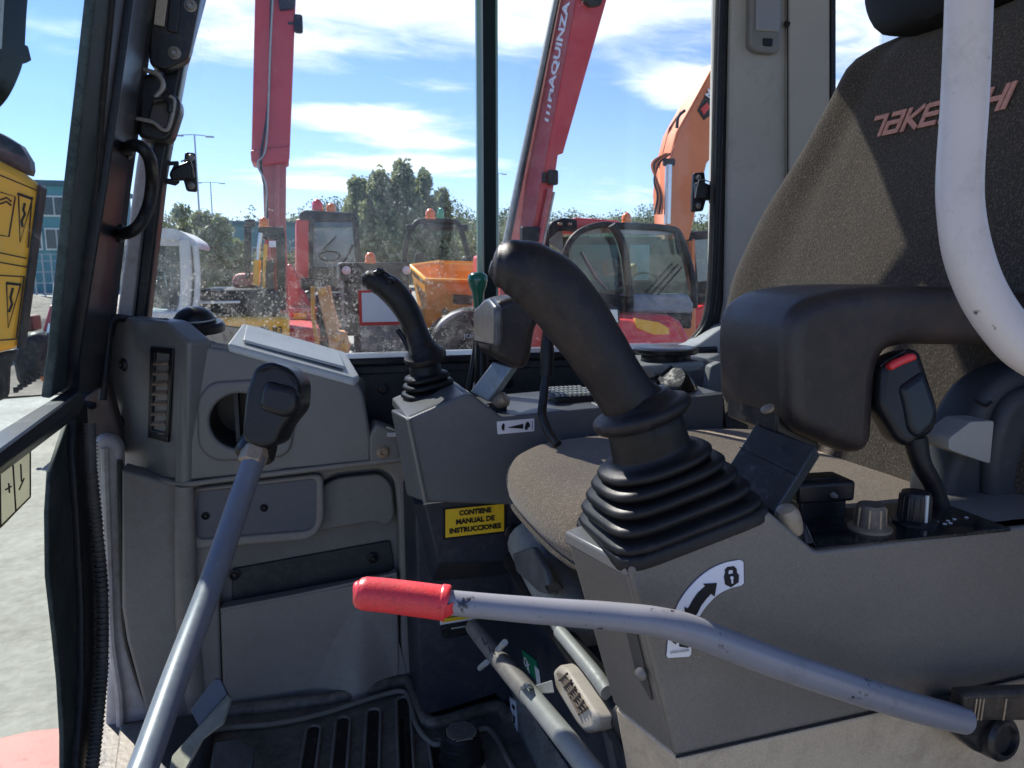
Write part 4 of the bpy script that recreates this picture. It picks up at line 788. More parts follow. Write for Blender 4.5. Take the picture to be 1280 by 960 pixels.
# gasket around right edge of the opening
t = thing('window_gasket', 'ribbed black rubber gasket around the rear edge of the side window', 'gasket', (.8, 1.38, -.2))
gp_ = [(906, -60), (901, 100), (898, 220), (894, 340), (890, 385), (882, 410), (868, 428)]
G().tube(YS(gp_, 1.375), .0085, 12, 8).make('lip', M_RUB, t)
pa = [PY(a-6, b, 1.385) for a, b in gp_]; G().tube(pa, .006, 8, 8).make('inner_lip', M_GASK, t)
g = G(); pts = []
for i in range(len(pa)-1):
    for k in range(int((pa[i+1]-pa[i]).length/.0042)): f = k/int((pa[i+1]-pa[i]).length/.0042); pts.append((pa[i]+(pa[i+1]-pa[i])*f, pa[i+1]-pa[i]))
for p, d in pts: g.lathe([(.006, -.0008), (.0078, -.0005), (.0078, .0005), (.006, .0008)], p+V(.002, -.004, 0), d, 8)
g.make('gasket_ribs', M_GASK, t, kind='stuff')
plate([YS([(905, -60), (918, -60), (908, 360), (900, 405), (880, 432), (870, 432), (886, 405), (895, 360)], 1.372)], .03, .004).make('black_band', M_RUB, t)
# B pillar
t = thing('rear_side_pillar', 'beige grey pillar between the side window and the rear glass', 'pillar', (.95, 1.36, -.3))
plate([YS([(916, -60), (984, -60), (984, 470), (900, 470), (900, 420), (908, 380)], 1.36)], .08, .008).make('front_face', M_PIL, t)
plate([YS([(986, -60), (1038, -60), (1038, 560), (986, 560)], 1.352)], .08, .004).make('rear_face', mat('pillar_warm_beige', (.45, .42, .37), .5, var=.06, vs=5, dirt=((.26, .22, .17), .15, 9)), t)
plate([YS([(1039, -60), (1045, -60), (1045, 560), (1039, 560)], 1.35)], .05, .001).make('edge_seal', M_RUB, t)
G().tube(YS([(984.5, -60), (984.5, 470)], 1.352), .0012, 6, 1).make('joint_gap', M_RUB, t)
screw(t, PY(984, 30, 1.352), V(0, -1, 0), .005)
plate([rnd(YS([(872, 432), (905, 408), (925, 404), (925, 470), (840, 470), (838, 440)], 1.33), .012)], .06, .008, 4).make('sill_corner', M_LIGHTP, t)
t = thing('interior_lamp', 'small cab interior lamp with a switch on the beige pillar', 'lamp', (.9, 1.33, .4))
plate([rnd(YS([(940, -60), (980, -60), (976, 62), (970, 67), (944, 64), (938, 56)], 1.343), .008)], .02, .004).make('housing', mat('lamp_grey', (.22, .21, .20), .4), t)
plate([rnd(YS([(947, -60), (978, -60), (975, 40), (946, 38)], 1.339), .003)], .01, .003).make('lens', mat('lamp_lens_clear', (.30, .29, .28), .15, var=.1, coat=.5), t)
plate([rnd(YS([(954, 47), (967, 48), (966, 58), (954, 57)], 1.341), .003)], .006, .002).make('switch', M_BLKPL, t)
t = thing('rear_window', 'rear cab glass behind the seat', 'window', (1.22, .8, -.12))
G().b2(1.222, 1.228, .22, 1.44, -.12, .78).make('pane', GL_RIGHT, t)
# =====================================================================================================
#                                            FRONT CORNER PANEL
# =====================================================================================================
t = thing('dashboard', 'moulded grey corner dashboard with vent, round cup hole and storage pockets', 'dashboard', (-.05, 1.3, FL))
C0 = PY(232, 603, 1.22); L0 = PZ(150, 583, C0.z); nL = (L0-C0).cross(V(0, 0, 1)).normalized()
def LS(pts, off=0.):
    s = 1 if nL.dot(-C0) > 0 else -1; return [PP(a, b, C0+nL*off*s, nL) for a, b in pts]
Yd = 1.22; ex, ez = V(1, 0, 0), V(0, 0, 1)
cc = PY(300, 526, Yd)
out = YS([(236, 430), (282, 436), (443, 474), (455, 492), (464, 545), (466, 579), (232, 602)], Yd)
plate([rnd(out, [.01, .01, .02, .02, .02, .004, .004]), circ(cc, .043, 40, ex, ez)], .05, .006, 4).make('upper_face', M_GREY, t)
plate([rnd(LS([(146, 396), (206, 402), (236, 428), (232, 602), (205, 600), (150, 584), (150, 548), (132, 538), (133, 440)], .0), [.01, .01, .006, .004, .01, .004, .02, .02, .02])], .04, .006, 4).make('vent_face', M_GREY, t)
# rounded edge column between both faces
G().tube([PP(234, 429, V(0, Yd+.008, 0), V(0, 1, 0)), PY(232, 515, Yd+.008), PY(231, 600, Yd+.008)], .0135, 16, 4).make('corner_edge', M_GREY, t)
# top
zt_ = PY(236, 430, Yd).z
top = [PY(132, 398, 1.37), PY(170, 396, 1.38), PY(218, 396, 1.40), PY(300, 408, 1.40), PY(330, 414, 1.40), PY(436, 447, 1.385), PY(458, 475, 1.36), PY(446, 472, Yd+.004), PY(282, 430, Yd+.004), PY(238, 424, Yd+.004), PY(207, 402, 1.27), PY(147, 395, 1.345)]
g = G(); lo = [p+V(0, 0, -.05) for p in top]; g.hull2(top, lo); g.make('top_cover', M_GREY, t, bevel=.006, seg=3)
sh = [PY(303, 404, 1.385), PY(322, 408, 1.385), PY(432, 440, 1.37), PY(449, 468, Yd+.01), PY(443, 474, Yd-.004), PY(300, 434, Yd-.004), PY(284, 429, Yd-.004)]
G().hull2(sh, [p+V(0, 0, -.013) for p in sh]).make('shelf', M_LIGHTP, t, bevel=.004, seg=3)
sh2 = [PY(308, 407, 1.37), PY(323, 411, 1.37), PY(424, 441, 1.355), PY(432, 460, Yd+.02), PY(304, 426, Yd+.02)]
G().hull2([p+V(0, 0, .002) for p in sh2], [p+V(0, 0, -.003) for p in sh2]).make('shelf_pad', M_LIGHTP, t, bevel=.002)
# cup hole surround and cup
rr = rnd(YS([(262, 478), (365, 472), (372, 520), (362, 572), (268, 578), (247, 560), (246, 500)], Yd-.006), .022, 6)
plate([rr, circ(cc+V(0, -.006, 0), .043, 40, ex, ez)], .012, .005, 4).make('cup_surround', M_GREY, t)
g = G(); rings = [circ(cc+V(0, y_, 0), r_, 32, ex, ez) for y_, r_ in ((.0, .0432), (.06, .042), (.1, .040))]; g.loft(rings, cap=False); g.f.append(tuple(range(64, 96))); g.make('cup_holder', M_BLKPL, t)
g = G(); g.box(cc+V(-.006, .05, 0), (.006, .05, .08)); g.make('cup_divider', M_SILL, t)
# vent
vf = rnd(LS([(187, 433), (216, 436), (210, 554), (184, 547)], .004), .004); vi = rnd(LS([(193, 441), (211, 443), (206, 541), (189, 537)], .004), .002)
v_ = plate([vf, vi], .012, .002).make('air_vent', M_BLKPL, t)
plate([LS([(190, 438), (213, 440), (208, 545), (187, 540)], -.012)], .004, .0005).make('vent_back', M_INK, v_)
M_SLAT = mat('dusty_brown_slat', (.24, .17, .12), .7, var=.3, vs=60, dirt=((.28, .21, .15), .4, 60))
for k in range(8):
    y = 447+k*12.6; a, b = LS([(192.5-k*.5, y), (211.5-k*.6, y-1)], -.004); c, d = LS([(190.5-k*.5, y+8), (209.5-k*.6, y+7)], .005)
    G().hull2([a, b, d, c], [q+V(.001, .001, -.003) for q in (a, b, d, c)]).make('slat', M_SLAT, v_, bevel=.0006)
plate([LS([(185, 540), (210, 546), (209, 552), (184, 547)], .006)], .003, .0005).make('vent_wheel', M_BLKPL, v_)
for q in ((155, 456), (151, 527)): screw(t, LS([q], .0)[0], nL*(1 if nL.dot(-C0) > 0 else -1), .0085)
# round top vent
p = PY(244, 404, 1.31)+V(0, 0, -.004); g = G(); 
d_ = G().lathe([(.044, -.008), (.045, .002), (.041, .007), (.037, .007)], p, V(0, -.12, 1), 32).make('ball_vent', M_BLKPL, t)
G().sphere(p+V(0, 0, .006), .032, (1, 1, .80)).make('ball', M_BLKPL, d_)
G().tube(circ(p+V(0, 0, .012), .0318, 20, V(1, 0, 0), V(0, 1, .15)), .0012, 6, 1).make('ball_rim', M_LIGHTP, d_)
# lower housing
low = YS([(152, 588), (205, 602), (232, 606), (506, 574), (514, 590), (524, 640), (528, 700), (520, 880), (500, 868), (270, 905), (200, 940), (186, 905), (158, 800), (152, 760)], 1.25)
hole = rnd(YS([(400, 604), (420, 592), (478, 586), (494, 600), (498, 640), (500, 712), (502, 866), (278, 900), (274, 758), (272, 690), (390, 668), (404, 640)], 1.25), [.01, .03, .03, .03, .01, .005, .005, .005, .005, .01, .03, .02], 5)
plate([low, hole], .05, .006, 4).make('lower_face', M_GREYD, t)
plate([YS([(262, 590), (510, 580), (512, 760), (262, 780)], 1.29)], .02, .002).make('pocket_back', M_GREYPOCK, t)
plate([rnd(YS([(402, 608), (422, 598), (476, 592), (490, 606), (494, 645), (484, 660), (470, 652), (400, 664), (300, 684), (296, 680), (394, 662), (404, 640)], 1.262), .012, 4)], .02, .004).make('pocket_lip', M_GREYPOCK, t)
plate([rnd(YS([(290, 712), (488, 676), (492, 700), (492, 720), (290, 752)], 1.283), .006)], .01, .002).make('pocket_liner', M_SILL, t)
# left half of the lower panel rounds away to the front: two stepped faces
plate([rnd(LS([(150, 586), (205, 602), (232, 605), (232, 700), (228, 905), (196, 915), (172, 850), (152, 770)], -.004), .004)], .03, .006).make('lower_side_face', M_GREYD, t)
G().tube([PY(231, 606, 1.222), PY(232, 700, 1.232), PY(236, 800, 1.25), PY(250, 900, 1.262)], [.014, .016, .018, .018], 14, 5).make('rounded_rib', M_GREYD, t)
# seam ledge
G().tube([LS([(150, 586)], .003)[0], LS([(205, 600)], .003)[0], PY(233, 605, 1.216), PY(300, 597, 1.217), PY(508, 573, 1.217)], .0042, 10, 4).make('seam_ledge', M_GREYD, t)
# access plate in a raised surround
plate([rnd(YS([(232, 612), (404, 592), (406, 650), (396, 670), (380, 676), (240, 688), (230, 670)], 1.236), .014, 5), rnd(YS([(237, 617), (395, 599), (395, 655), (386, 664), (250, 675), (239, 668)], 1.236), .010, 5)], .02, .005, 4).make('plate_surround', M_GREYD, t)
plate([rnd(YS([(236, 616), (396, 598), (396, 656), (386, 665), (248, 676), (238, 668)], 1.243), .010, 5)], .008, .001).make('access_plate', M_PLATEB, t)
plate([rnd(YS([(235, 615), (397, 597), (397, 657), (387, 666), (248, 677), (237, 669)], 1.2445), .010, 5)], .004, .001).make('plate_gasket', mat('rusty_edge', (.16, .09, .055), .8), t)
for q in ((257, 645), (330, 635)): screw(t, PY(q[0], q[1], 1.242), V(0, -1, 0), .005)
# storage pocket door with bulge
db = rnd(YS([(275, 762), (490, 722), (497, 716), (500, 838), (490, 880), (440, 885), (420, 880), (280, 900)], 1.245), .006)
plate([db], .03, .005, 4).make('storage_pocket', M_GREYD, t)
g = G(); rings = []
for i in range(21):
    f = i/20; cy = 738+f*121; c = PY(450-f*8, cy, 1.246); am = .040*f**1.6; w = .012+.030*f**.7; ring = []
    for j in range(29):
        u_ = (j-14)/14; ring.append(c+V(u_*w*2.2, -am*math.exp(-(u_*2.2)**2*.9)+.002, -.022*f**6*math.exp(-(u_*2.2)**2)))
    rings.append(ring)
g.loft(rings, closed=False, cap=False); e_ = rings[-1]; k_ = len(g.v); g.v += [Vector((p.x, 1.25, p.z)) for p in e_]; g.f += [(k_-29+j, k_-28+j, k_+1+j, k_+j) for j in range(28)]
g.make('pocket_bulge', M_GREYD, t, sharp=60)
G().tube(YS([(276, 762), (380, 742), (496, 717)], 1.243), .0028, 8).make('pocket_edge', M_GREYD, t)
for q in ((293, 719), (466, 698)): screw(t, PY(q[0], q[1], 1.275), V(0, -1, 0), .007)
# little bracket right of the panel with a bronze screw
plate([rnd(YS([(462, 545), (470, 530), (497, 540), (502, 575), (462, 580)], 1.215), .006)], .05, .004).make('joint_bracket', M_GREY, t)
plate([YS([(484, 541), (497, 541), (497, 546), (484, 546)], 1.213)], .002, .0005).make('pale_tab', M_LIGHTP, t)
screw(t, PY(479, 565, 1.214), V(0, -1, 0), .0085, M_BRONZE)
# wiring / trim along the left of the panel
G().tube([PY(165, 400, 1.33), PY(140, 400, 1.30), PY(134, 440, 1.29), PY(128, 500, 1.27)], .006, 10).make('edge_strip', M_RUB, t)
# =====================================================================================================
#                                            FLOOR THINGS
# =====================================================================================================
t = thing('floor_mat', 'wet black rubber floor mat with moulded slots', 'floor mat', (.1, .9, FL))
fm = [PZ(150, 905, FL), PZ(270, 895, FL), PZ(500, 858, FL), PZ(522, 880, FL), PZ(545, 895, FL), PZ(640, 872, FL), PZ(700, 1000, FL), PZ(760, 1300, FL), PZ(100, 1300, FL)]
G().prism(fm, V(0, 0, -.012)).make('sheet', M_MAT, t, bevel=.003)
G().tube([PZ(x, y, FL+.006) for x, y in ((190, 935), (270, 912), (340, 905), (400, 893), (460, 874), (500, 864), (512, 875), (520, 905), (535, 925), (552, 930), (600, 912), (615, 915), (630, 940), (655, 985))], .0045, 10, 5).make('ridge', M_MATR, t)
G().tube([PZ(x, y, FL+.004) for x, y in ((280, 890), (400, 876), (470, 860), (505, 852), (516, 862), (528, 892), (545, 905), (620, 884), (636, 900))], .012, 10, 5).make('border', M_MAT, t)
for (a, b, c, d) in ((392, 910, 380, 990), (429, 899, 421, 990), (467, 889, 463, 990), (504, 874, 509, 990), (545, 928, 556, 990)):
    A_ = PZ(a, b, FL+.007); B_ = PZ(c, d, FL+.007); dx = (B_-A_).normalized(); q = dx.cross(V(0, 0, 1)).normalized()
    def stad(w, s=0.): return [A_+dx*s+(-dx*math.cos(k)+q*math.sin(k))*w for k in [math.pi/2*(j/5-1) for j in range(11)]]+[B_-dx*s+(dx*math.cos(k)-q*math.sin(k))*w for k in [math.pi/2*(j/5-1) for j in range(11)]]
    plate([stad(.0135), stad(.0088)], .008, .002, toward=V(0, 0, 1)).make('slot_rim', M_MATR, t)
    G().poly([p+V(0, 0, -.004) for p in stad(.009)]).make('slot', mat('puddled_slot', (.006, .006, .006), .08, var=.4, vs=40, dirt=((.16, .14, .11), .18, 60)), t)
t = thing('rubber_stop', 'round black rubber foot stop with ribbed top on the floor mat', 'foot stop', PZ(577, 955, FL))
p = PZ(577, 952, FL)
G().lathe([(.034, 0), (.034, .008), (.029, .010), (.029, .022), (.031, .024), (.031, .030), (.028, .032), (.027, .044), (.024, .047)], p, V(0, 0, 1), 30).make('body', M_BLKPL, t)
for k in range(-4, 5):
    w = math.sqrt(max(0, 1-(k/4.8)**2))*.022; G().box(p+V(0, k*.005, .048), (2*w, .002, .003), None).make('top_rib', M_MATR, t)
G().prism([PZ(560, 970, FL+.002), PZ(600, 940, FL+.002), PZ(625, 1000, FL+.002), PZ(560, 1010, FL+.002)], V(0, 0, -.002)).make('dust_patch', M_BEIGE, t)
t = thing('foot_pedal', 'bent sheet metal foot pedal with worn paint beside the grey lever', 'pedal', (.0, .95, FL))
Yq = 1.0
g = G(); a = [PY(238, 888, 1.06), PY(268, 848, 1.06), PY(275, 850, 1.055), PY(284, 868, 1.05), PY(248, 908, 1.035)]
g.hull2(a, [q+V(.002, .004, -.001) for q in a]); g.make('blade', M_PLATEB, t, bevel=.001)
b = [PY(284, 868, 1.05), PY(288, 872, 1.03), PY(278, 905, 1.0), PY(252, 925, .99), PY(225, 975, .97), PY(205, 985, .97), PY(216, 945, .99), PY(248, 908, 1.035)]
G().hull2(b, [q+V(.003, .003, -.002) for q in b]).make('arm', mat('worn_yellowish_metal', (.25, .24, .19), .5, var=.25, vs=30, dirt=((.10, .09, .08), .35, 30)), t, bevel=.001)
g = G(); g.hull2([PY(268, 925, 1.0), PY(300, 922, 1.02), PY(318, 935, 1.0), PY(312, 990, .98), PY(255, 1000, .95)], [PY(268, 925, 1.0)+V(0, 0, -.02), PY(300, 922, 1.02)+V(0, 0, -.02), PY(318, 935, 1.0)+V(0, 0, -.02), PY(312, 990, .98)+V(0, 0, -.02), PY(255, 1000, .95)+V(0, 0, -.02)]); g.make('rear_pad', mat('scuffed_dark_pad', (.05, .052, .055), .5, var=.4, vs=30), t, bevel=.003)
G().b2(-.22, -.14, 1.02, 1.2, FL+.0, FL+.03).make('mount', M_SILL, t, bevel=.01)
# =====================================================================================================
#                                            TRAVEL LEVER
# =====================================================================================================
t = thing('travel_lever', 'long blue grey lever with a square black knob in front of the cup hole', 'lever', PD(180, 955, .58))
pts = [PD(319, 570, .80), PD(298, 630, .775), PD(262, 735, .71), (PD(222, 840, .635)), PD(178, 962, .55), PD(150, 1030, .5)]
G().tube(pts, [.0115, .0117, .0115, .0112, .0108, .0105], 24, 6).make('shaft', M_TUBED, t, sharp=60)
ax = (pts[0]-pts[1]).normalized()
G().lathe([(.0125, -.008), (.0145, -.006), (.0145, .009), (.012, .012)], PD(317, 571, .80), ax, 6).make('lock_nut', M_BRONZE, t, bevel=.001)
kn = rnd(DS([(318, 458), (336, 451), (362, 460), (375, 478), (373, 512), (362, 525), (352, 538), (346, 556), (328, 562), (303, 552), (302, 536), (306, 492)], .79), .008, 4)
plate([kn], .050, .006, 4).make('knob', M_BLKPL, t)
kf = rnd(DS([(332, 476), (366, 484), (373, 496), (370, 516), (356, 523), (322, 512), (326, 486)], .783), .008, 4)
plate([kf], .03, .007, 4).make('knob_face', M_BLKPL, t)
G().lathe([(.019, 0), (.021, .004), (.020, .018), (.018, .022)], PD(317, 572, .812), ax, 20).make('knob_collar', M_BLKPL, t)
G().tube(DS([(321, 464), (340, 458), (364, 470), (370, 477)], .782), .0013, 8).make('knob_seam', M_INK, t)
# =====================================================================================================
#                                            PEDESTAL, FAR CONSOLE
# =====================================================================================================
t = thing('seat_pedestal', 'dark navy steel box under the far console carrying yellow stickers', 'pedestal', (.3, 1.15, FL))
Yn = 1.12
plate([YS([(519, 630), (700, 605), (700, 960), (620, 868), (541, 893), (527, 890), (523, 800)], Yn)], .2, .004).make('body', M_NAVY, t)
g = G(); fa = [PY(530, 630, 1.055), PY(692, 612, 1.055), PY(700, 700, 1.055), PY(548, 704, 1.055)]; bb = [PY(516, 630, 1.125), PY(700, 610, 1.125), PY(705, 712, 1.125), PY(540, 728, 1.125)]
g.hull2(fa, bb); g.make('upper_box', M_NAVY, t, bevel=.003)
def sticker(px, Y, m, edge=None, th=.0008):
    if edge: c_ = sum((Vector((a, b, 0)) for a, b in px), V(0, 0, 0))/len(px); plate([YS([(c_.x+(a-c_.x)*1.04, c_.y+(b-c_.y)*1.07) for a, b in px], Y+.0004)], th, .0001).make('sticker_border', edge, t)
    c = sum((Vector((a, b, 0)) for a, b in px), V(0, 0, 0))/len(px); q = [(c.x+(a-c.x)*.95, c.y+(b-c.y)*.92) for a, b in px]
    plate([YS(q if edge else px, Y-.0004)], th, .0001).make('sticker', m, t)
Yk = 1.0535
sticker([(555, 636), (632, 628), (632, 665), (555, 674)], Yk, M_YEL, M_INK)
uu = (PY(628, 640, Yk)-PY(560, 647.5, Yk)).normalized()
for s_, x0, x1, y0, hh in (('CONTIENE', 574, 614, 644.5, 6.2), ('MANUAL DE', 570, 618, 655.5, 6.2), ('INSTRUCCIONES', 562, 626, 667, 6.2)):
    p = PY(x0, y0, Yk-.0016); wd = (PY(x1, y0, Yk)-PY(x0, y0, Yk)).length; text(s_, p, uu, V(0, 0, 1), hh/FPX*1.12, width=wd, bold=.045, th=.0004).make('lettering', M_INK, t)
screw(t, PY(641, 666, 1.053), V(0, -1, 0), .010)
Yk = 1.118
sticker([(551, 752), (600, 744), (600, 772), (551, 780)], Yk, M_YEL, M_WST)
for k in range(4): G().tube([PY(554, 768.5+k*3.4-6, Yk-.002), PY(596, 763.5+k*3.4-6, Yk-.002)], .0007, 5, 1).make('print_line', M_INK, t)
plate([rnd(YS([(551, 786), (560, 782), (596, 776), (600, 790), (560, 799), (553, 797)], 1.112), .003)], .008, .002).make('catch', M_BLKPL, t)
plate([YS([(564, 785), (582, 782), (582, 784), (564, 787)], 1.11)], .001, .0003).make('catch_mark', M_ZINC, t)
t = thing('far_console', 'dark grey right hand armrest console beyond the seat', 'console', (.35, 1.1, FL+.3))
Yf = 1.02
fo = [(510, 524), (583, 492), (592, 494), (627, 521), (752, 509), (905, 492), (905, 640), (532, 628)]
plate([rnd(YS(fo, Yf), [.004, .008, .004, .004, .0, .0, 0, .004])], .02, .004, 4).make('side_face', M_CONF, t)
tp = YS([(510, 524), (583, 492), (592, 494), (627, 521), (752, 509), (905, 492)], Yf); vb = V(0, .17, 0)
g = G()
for i in range(len(tp)-1):
    a, b = tp[i], tp[i+1]; g.prism([a+V(0, .004, 0), b+V(0, .004, 0), b+vb, a+vb], V(0, 0, -.012))
g.make('top_face', mat('console_top_plastic', (.11, .115, .12), .38, var=.08, vs=9, dirt=((.24, .22, .18), .2, 16)), t, bevel=.002)
e1 = PY(510, 524, Yf); e2 = PZ(488, 512, e1.z); f1 = PY(532, 628, Yf); f2 = PZ(505, 580, f1.z+.01)
G().hull2([e1, e2, PZ(508, 620, f1.z), f1], [q+V(.03, .01, 0) for q in (e1, e2, PZ(508, 620, f1.z), f1)]).make('end_face', M_CONF, t, bevel=.003)
G().tube([e1, f1], .0035, 8, 1).make('corner_edge', M_GREY, t)
plate([rnd(YS([(621, 527), (668, 523), (668, 539), (622, 543)], Yf-.0012), .002)], .001, .0002).make('speed_decal', M_WST, t)
dY = Yf-.0024
def dec(pts, nm='decal_mark', m=None): return plate([[PY(a, b, dY) for a, b in pts]], .0006, .0001).make(nm, m or M_INK, t)
dec([(634, 534.6), (654, 529.8), (654, 536)]); dec([(627, 533), (629, 528.8), (631, 531), (630.5, 535), (630.8, 537.5), (628.5, 538.5), (627, 536)]); dec([(656, 536), (657, 530.5), (658.5, 527.2), (661, 527.8), (662.5, 531), (662, 534.5), (660, 534), (659.5, 537.2), (657.5, 537.6)])
G().tube(YS([(665.5, 526), (665.5, 537)], dY), .0004, 5, 1).make('decal_line', M_INK, t)
# speed label on the wall behind
p1 = plate([rnd(YS([(586, 478), (620, 478), (622, 489), (588, 490)], 1.325), .002)], .001, .0002).make('label_plate', M_WST, t)
# =====================================================================================================
def boot(t, base, axis, prof, xd, m=M_BOOT, n=44, nm='boot'):
    return G().lathe(prof, base, axis, n, xdir=xd).make(nm, m, t, sharp=70)
def joystick(label, path, rad, fl, fr, col, rings, sq, squash=None, btn=None):
    t = thing('joystick', label, 'joystick', rings[-1][0], None)
    G().tube(path, rad, 28, 7).make('grip', M_GRIP, t, sharp=70)
    return t
# --- near joystick
t = thing('joystick', 'large near joystick with worn black grip and ribbed rubber boot', 'joystick', PD(830, 690, .60))
near = [((613, 330), 4, .545), ((616, 331), 16, .545), ((624, 332), 27, .545), ((640, 334), 34.5, .545), ((662, 342), 40, .546), ((690, 362), 43, .548), ((718, 396), 42, .551), ((745, 435), 38.5, .555), ((768, 472), 36, .560), ((785, 498), 36.5, .564), ((795, 510), 40, .567), ((801, 516), 44, .568)]
G().tube([PD(x, y, d) for (x, y), r, d in near], [r*d/FPX for (x, y), r, d in near], 32, 6).make('grip', M_GRIP, t, sharp=70)
cT = PD(801, 514, .569); axf = (Uv*.94-Rv*.33-Fv*.13).normalized()
G().lathe([(.022, -.008), (.030, -.0085), (.0345, -.007), (.0372, -.003), (.0375, .0005), (.0355, .003), (.031, .0045), (.027, .007), (.0235, .012)], cT, axf, 40).make('flange', M_GRIP, t, sharp=70)
K1 = PY(785, 708, .47); KA = PY(962, 640, .47); sx_ = (KA-K1).normalized(); n0 = sx_.cross(V(0, 1, 0)).normalized(); n0 = n0 if n0.z > 0 else -n0
def bootloft(c0, nA, c1, nB, prof, xd, yd, n=48):
    rings = []
    for r, f, k, off in prof:
        nn = (nA*(1-f)+nB*f).normalized(); u = (xd-nn*xd.dot(nn)).normalized(); w = nn.cross(u); w = w if w.dot(yd) > 0 else -w; e = 2+k*6; ring = []
        for j in range(n):
            a = 2*math.pi*j/n; c_, d_ = math.cos(a), math.sin(a); m_ = (abs(c_)**e+abs(d_)**e)**(-1/e); ring.append(c0+(c1-c0)*f+nn*off+(u*c_+w*d_*(1-.16*(1-f)))*(r*m_))
        rings.append(ring)
    return G().loft(rings)
cB = (K1+KA)/2+V(0, .050, 0); cE = PD(803, 520, .570); prof = [(.0630, 0, .9, -.006), (.0635, 0, .9, .0015), (.0620, 0, .9, .0035), (.0590, .01, .8, .004)]
for i, (r, f) in enumerate(((.0580, .075), (.0540, .215), (.0490, .345), (.0440, .465), (.0390, .575))):
    k = .55-.12*i; prof += [(r*.91, f-.060, k, 0), (r+.0012, f-.046, k, 0), (r+.0038, f-.018, k, 0), (r+.0040, f+.012, k, 0), (r+.0016, f+.040, k, 0), (r*.91, f+.052, k, 0)]
prof += [(.0305, .66, 0, 0), (.0300, .70, 0, 0), (.0293, .82, 0, 0), (.0285, .93, 0, 0), (.0265, .955, 0, 0), (.02, .97, 0, 0)]
bootloft(cB, n0, cE, axf, prof, sx_, V(0, 1, 0)).make('boot', M_BOOT, t, sharp=70)
G().tube([PD(816, 520, .538), PD(826, 560, .54)], .0007, 6, 1).make('boot_seam', M_INK, t)
# --- far joystick
t = thing('joystick', 'small far joystick with black grip beside the speckled window', 'joystick', PD(540, 515, 1.17))
far = [((452, 350), 2.5, 1.14), ((455, 350), 8, 1.14), ((462, 350), 12.5, 1.14), ((474, 353), 15.5, 1.14), ((488, 362), 17, 1.14), ((502, 378), 16.5, 1.14), ((512, 395), 15.5, 1.145), ((519, 412), 15, 1.15), ((525, 428), 16, 1.15), ((530, 440), 19, 1.15)]
G().tube([PD(x, y, d) for (x, y), r, d in far], [r*d/FPX for (x, y), r, d in far], 26, 5).make('grip', M_GRIP, t, sharp=70)
plate([rnd(DS([(464, 340), (474, 335), (484, 340), (500, 357), (503, 363), (495, 366), (480, 354)], 1.125), .004)], .02, .004, 4).make('switch_pod', M_BLKPL, t)
for a, b in ((475, 340), (488, 352)): G().lathe([(.006, 0), (.0055, .004), (.002, .005)], PD(a, b, 1.122), V(.3, -.5, .8), 12).make('button', M_BLKPL, t)
G().tube(DS([(497, 412), (506, 426), (512, 438)], 1.15), .004, 8).make('trigger', M_BLKPL, t)
cT = PD(531, 444, 1.155); ax = V(-.25, -.25, 1).normalized()
G().lathe([(.024, -.008), (.031, -.007), (.0325, -.002), (.031, .003), (.026, .006), (.021, .014), (.018, .02)], cT, ax, 30).make('flange', M_GRIP, t)
cB = PD(540, 506, 1.17); tp_ = PD(530, 452, 1.155); axb = (tp_-cB).normalized(); Hh = (tp_-cB).length
prof = [(.047, -.010, .45), (.0475, 0, .45), (.044, .003, .4)]
for i, (r, h) in enumerate(((.0415, .009), (.0365, .021), (.032, .033), (.028, .044))): prof += [(r*.88, h-.006, .2), (r+.003, h-.003, .2), (r+.0045, h, .2), (r+.002, h+.004, .2), (r*.85, h+.0055, .1)]
prof += [(.024, .052, 0), (.024, Hh-.003, 0), (.02, Hh+.006, 0)]
boot(t, cB, axb, prof, V(1, .2, .3))
# --- far armrest
t = thing('armrest', 'far armrest pad with shiny worn front, behind the big joystick', 'armrest', PD(600, 500, 1.15))
plate([rnd(YS([(612, 392), (620, 378), (640, 371), (720, 373), (745, 380), (745, 398), (700, 398), (676, 400), (670, 412), (664, 452), (654, 463), (640, 459), (613, 444)], 1.035), [.02, .02, .02, 0, 0, 0, .01, .015, .01, .01, .01, .01, .012], 4)], .085, .012, 5).make('pad', M_ARM, t)
G().prism(rnd(XS([(591, 388), (608, 372), (618, 384), (618, 434), (592, 428)], PY(612, 400, 1.035).x-.001), .01), V(.012, 0, 0)).make('worn_front', mat('shiny_worn_vinyl', (.10, .10, .105), .28, var=.3, vs=40, dirt=((.30, .30, .30), .2, 60)), t, bevel=.004)
G().hull2([PD(616, 452, 1.12), PD(640, 459, 1.10), PD(610, 502, 1.11), PD(587, 490, 1.13)], [q+V(.012, .01, -.004) for q in (PD(616, 452, 1.12), PD(640, 459, 1.10), PD(610, 502, 1.11), PD(587, 490, 1.13))]).make('bracket', mat('light_bracket_metal', (.25, .29, .32), .35, metal=.3, dirt=((.12, .11, .1), .3, 30)), t, bevel=.002)
G().lathe([(.010, 0), (.012, .004), (.012, .018), (.008, .022)], PD(618, 506, 1.12), V(.7, -.3, .5), 16).make('bolt', M_BRONZE, t)
p = PD(620, 512, 1.12); G().box(p, (.03, .02, .018)).make('bolt_block', M_BLKPL, t, bevel=.004)
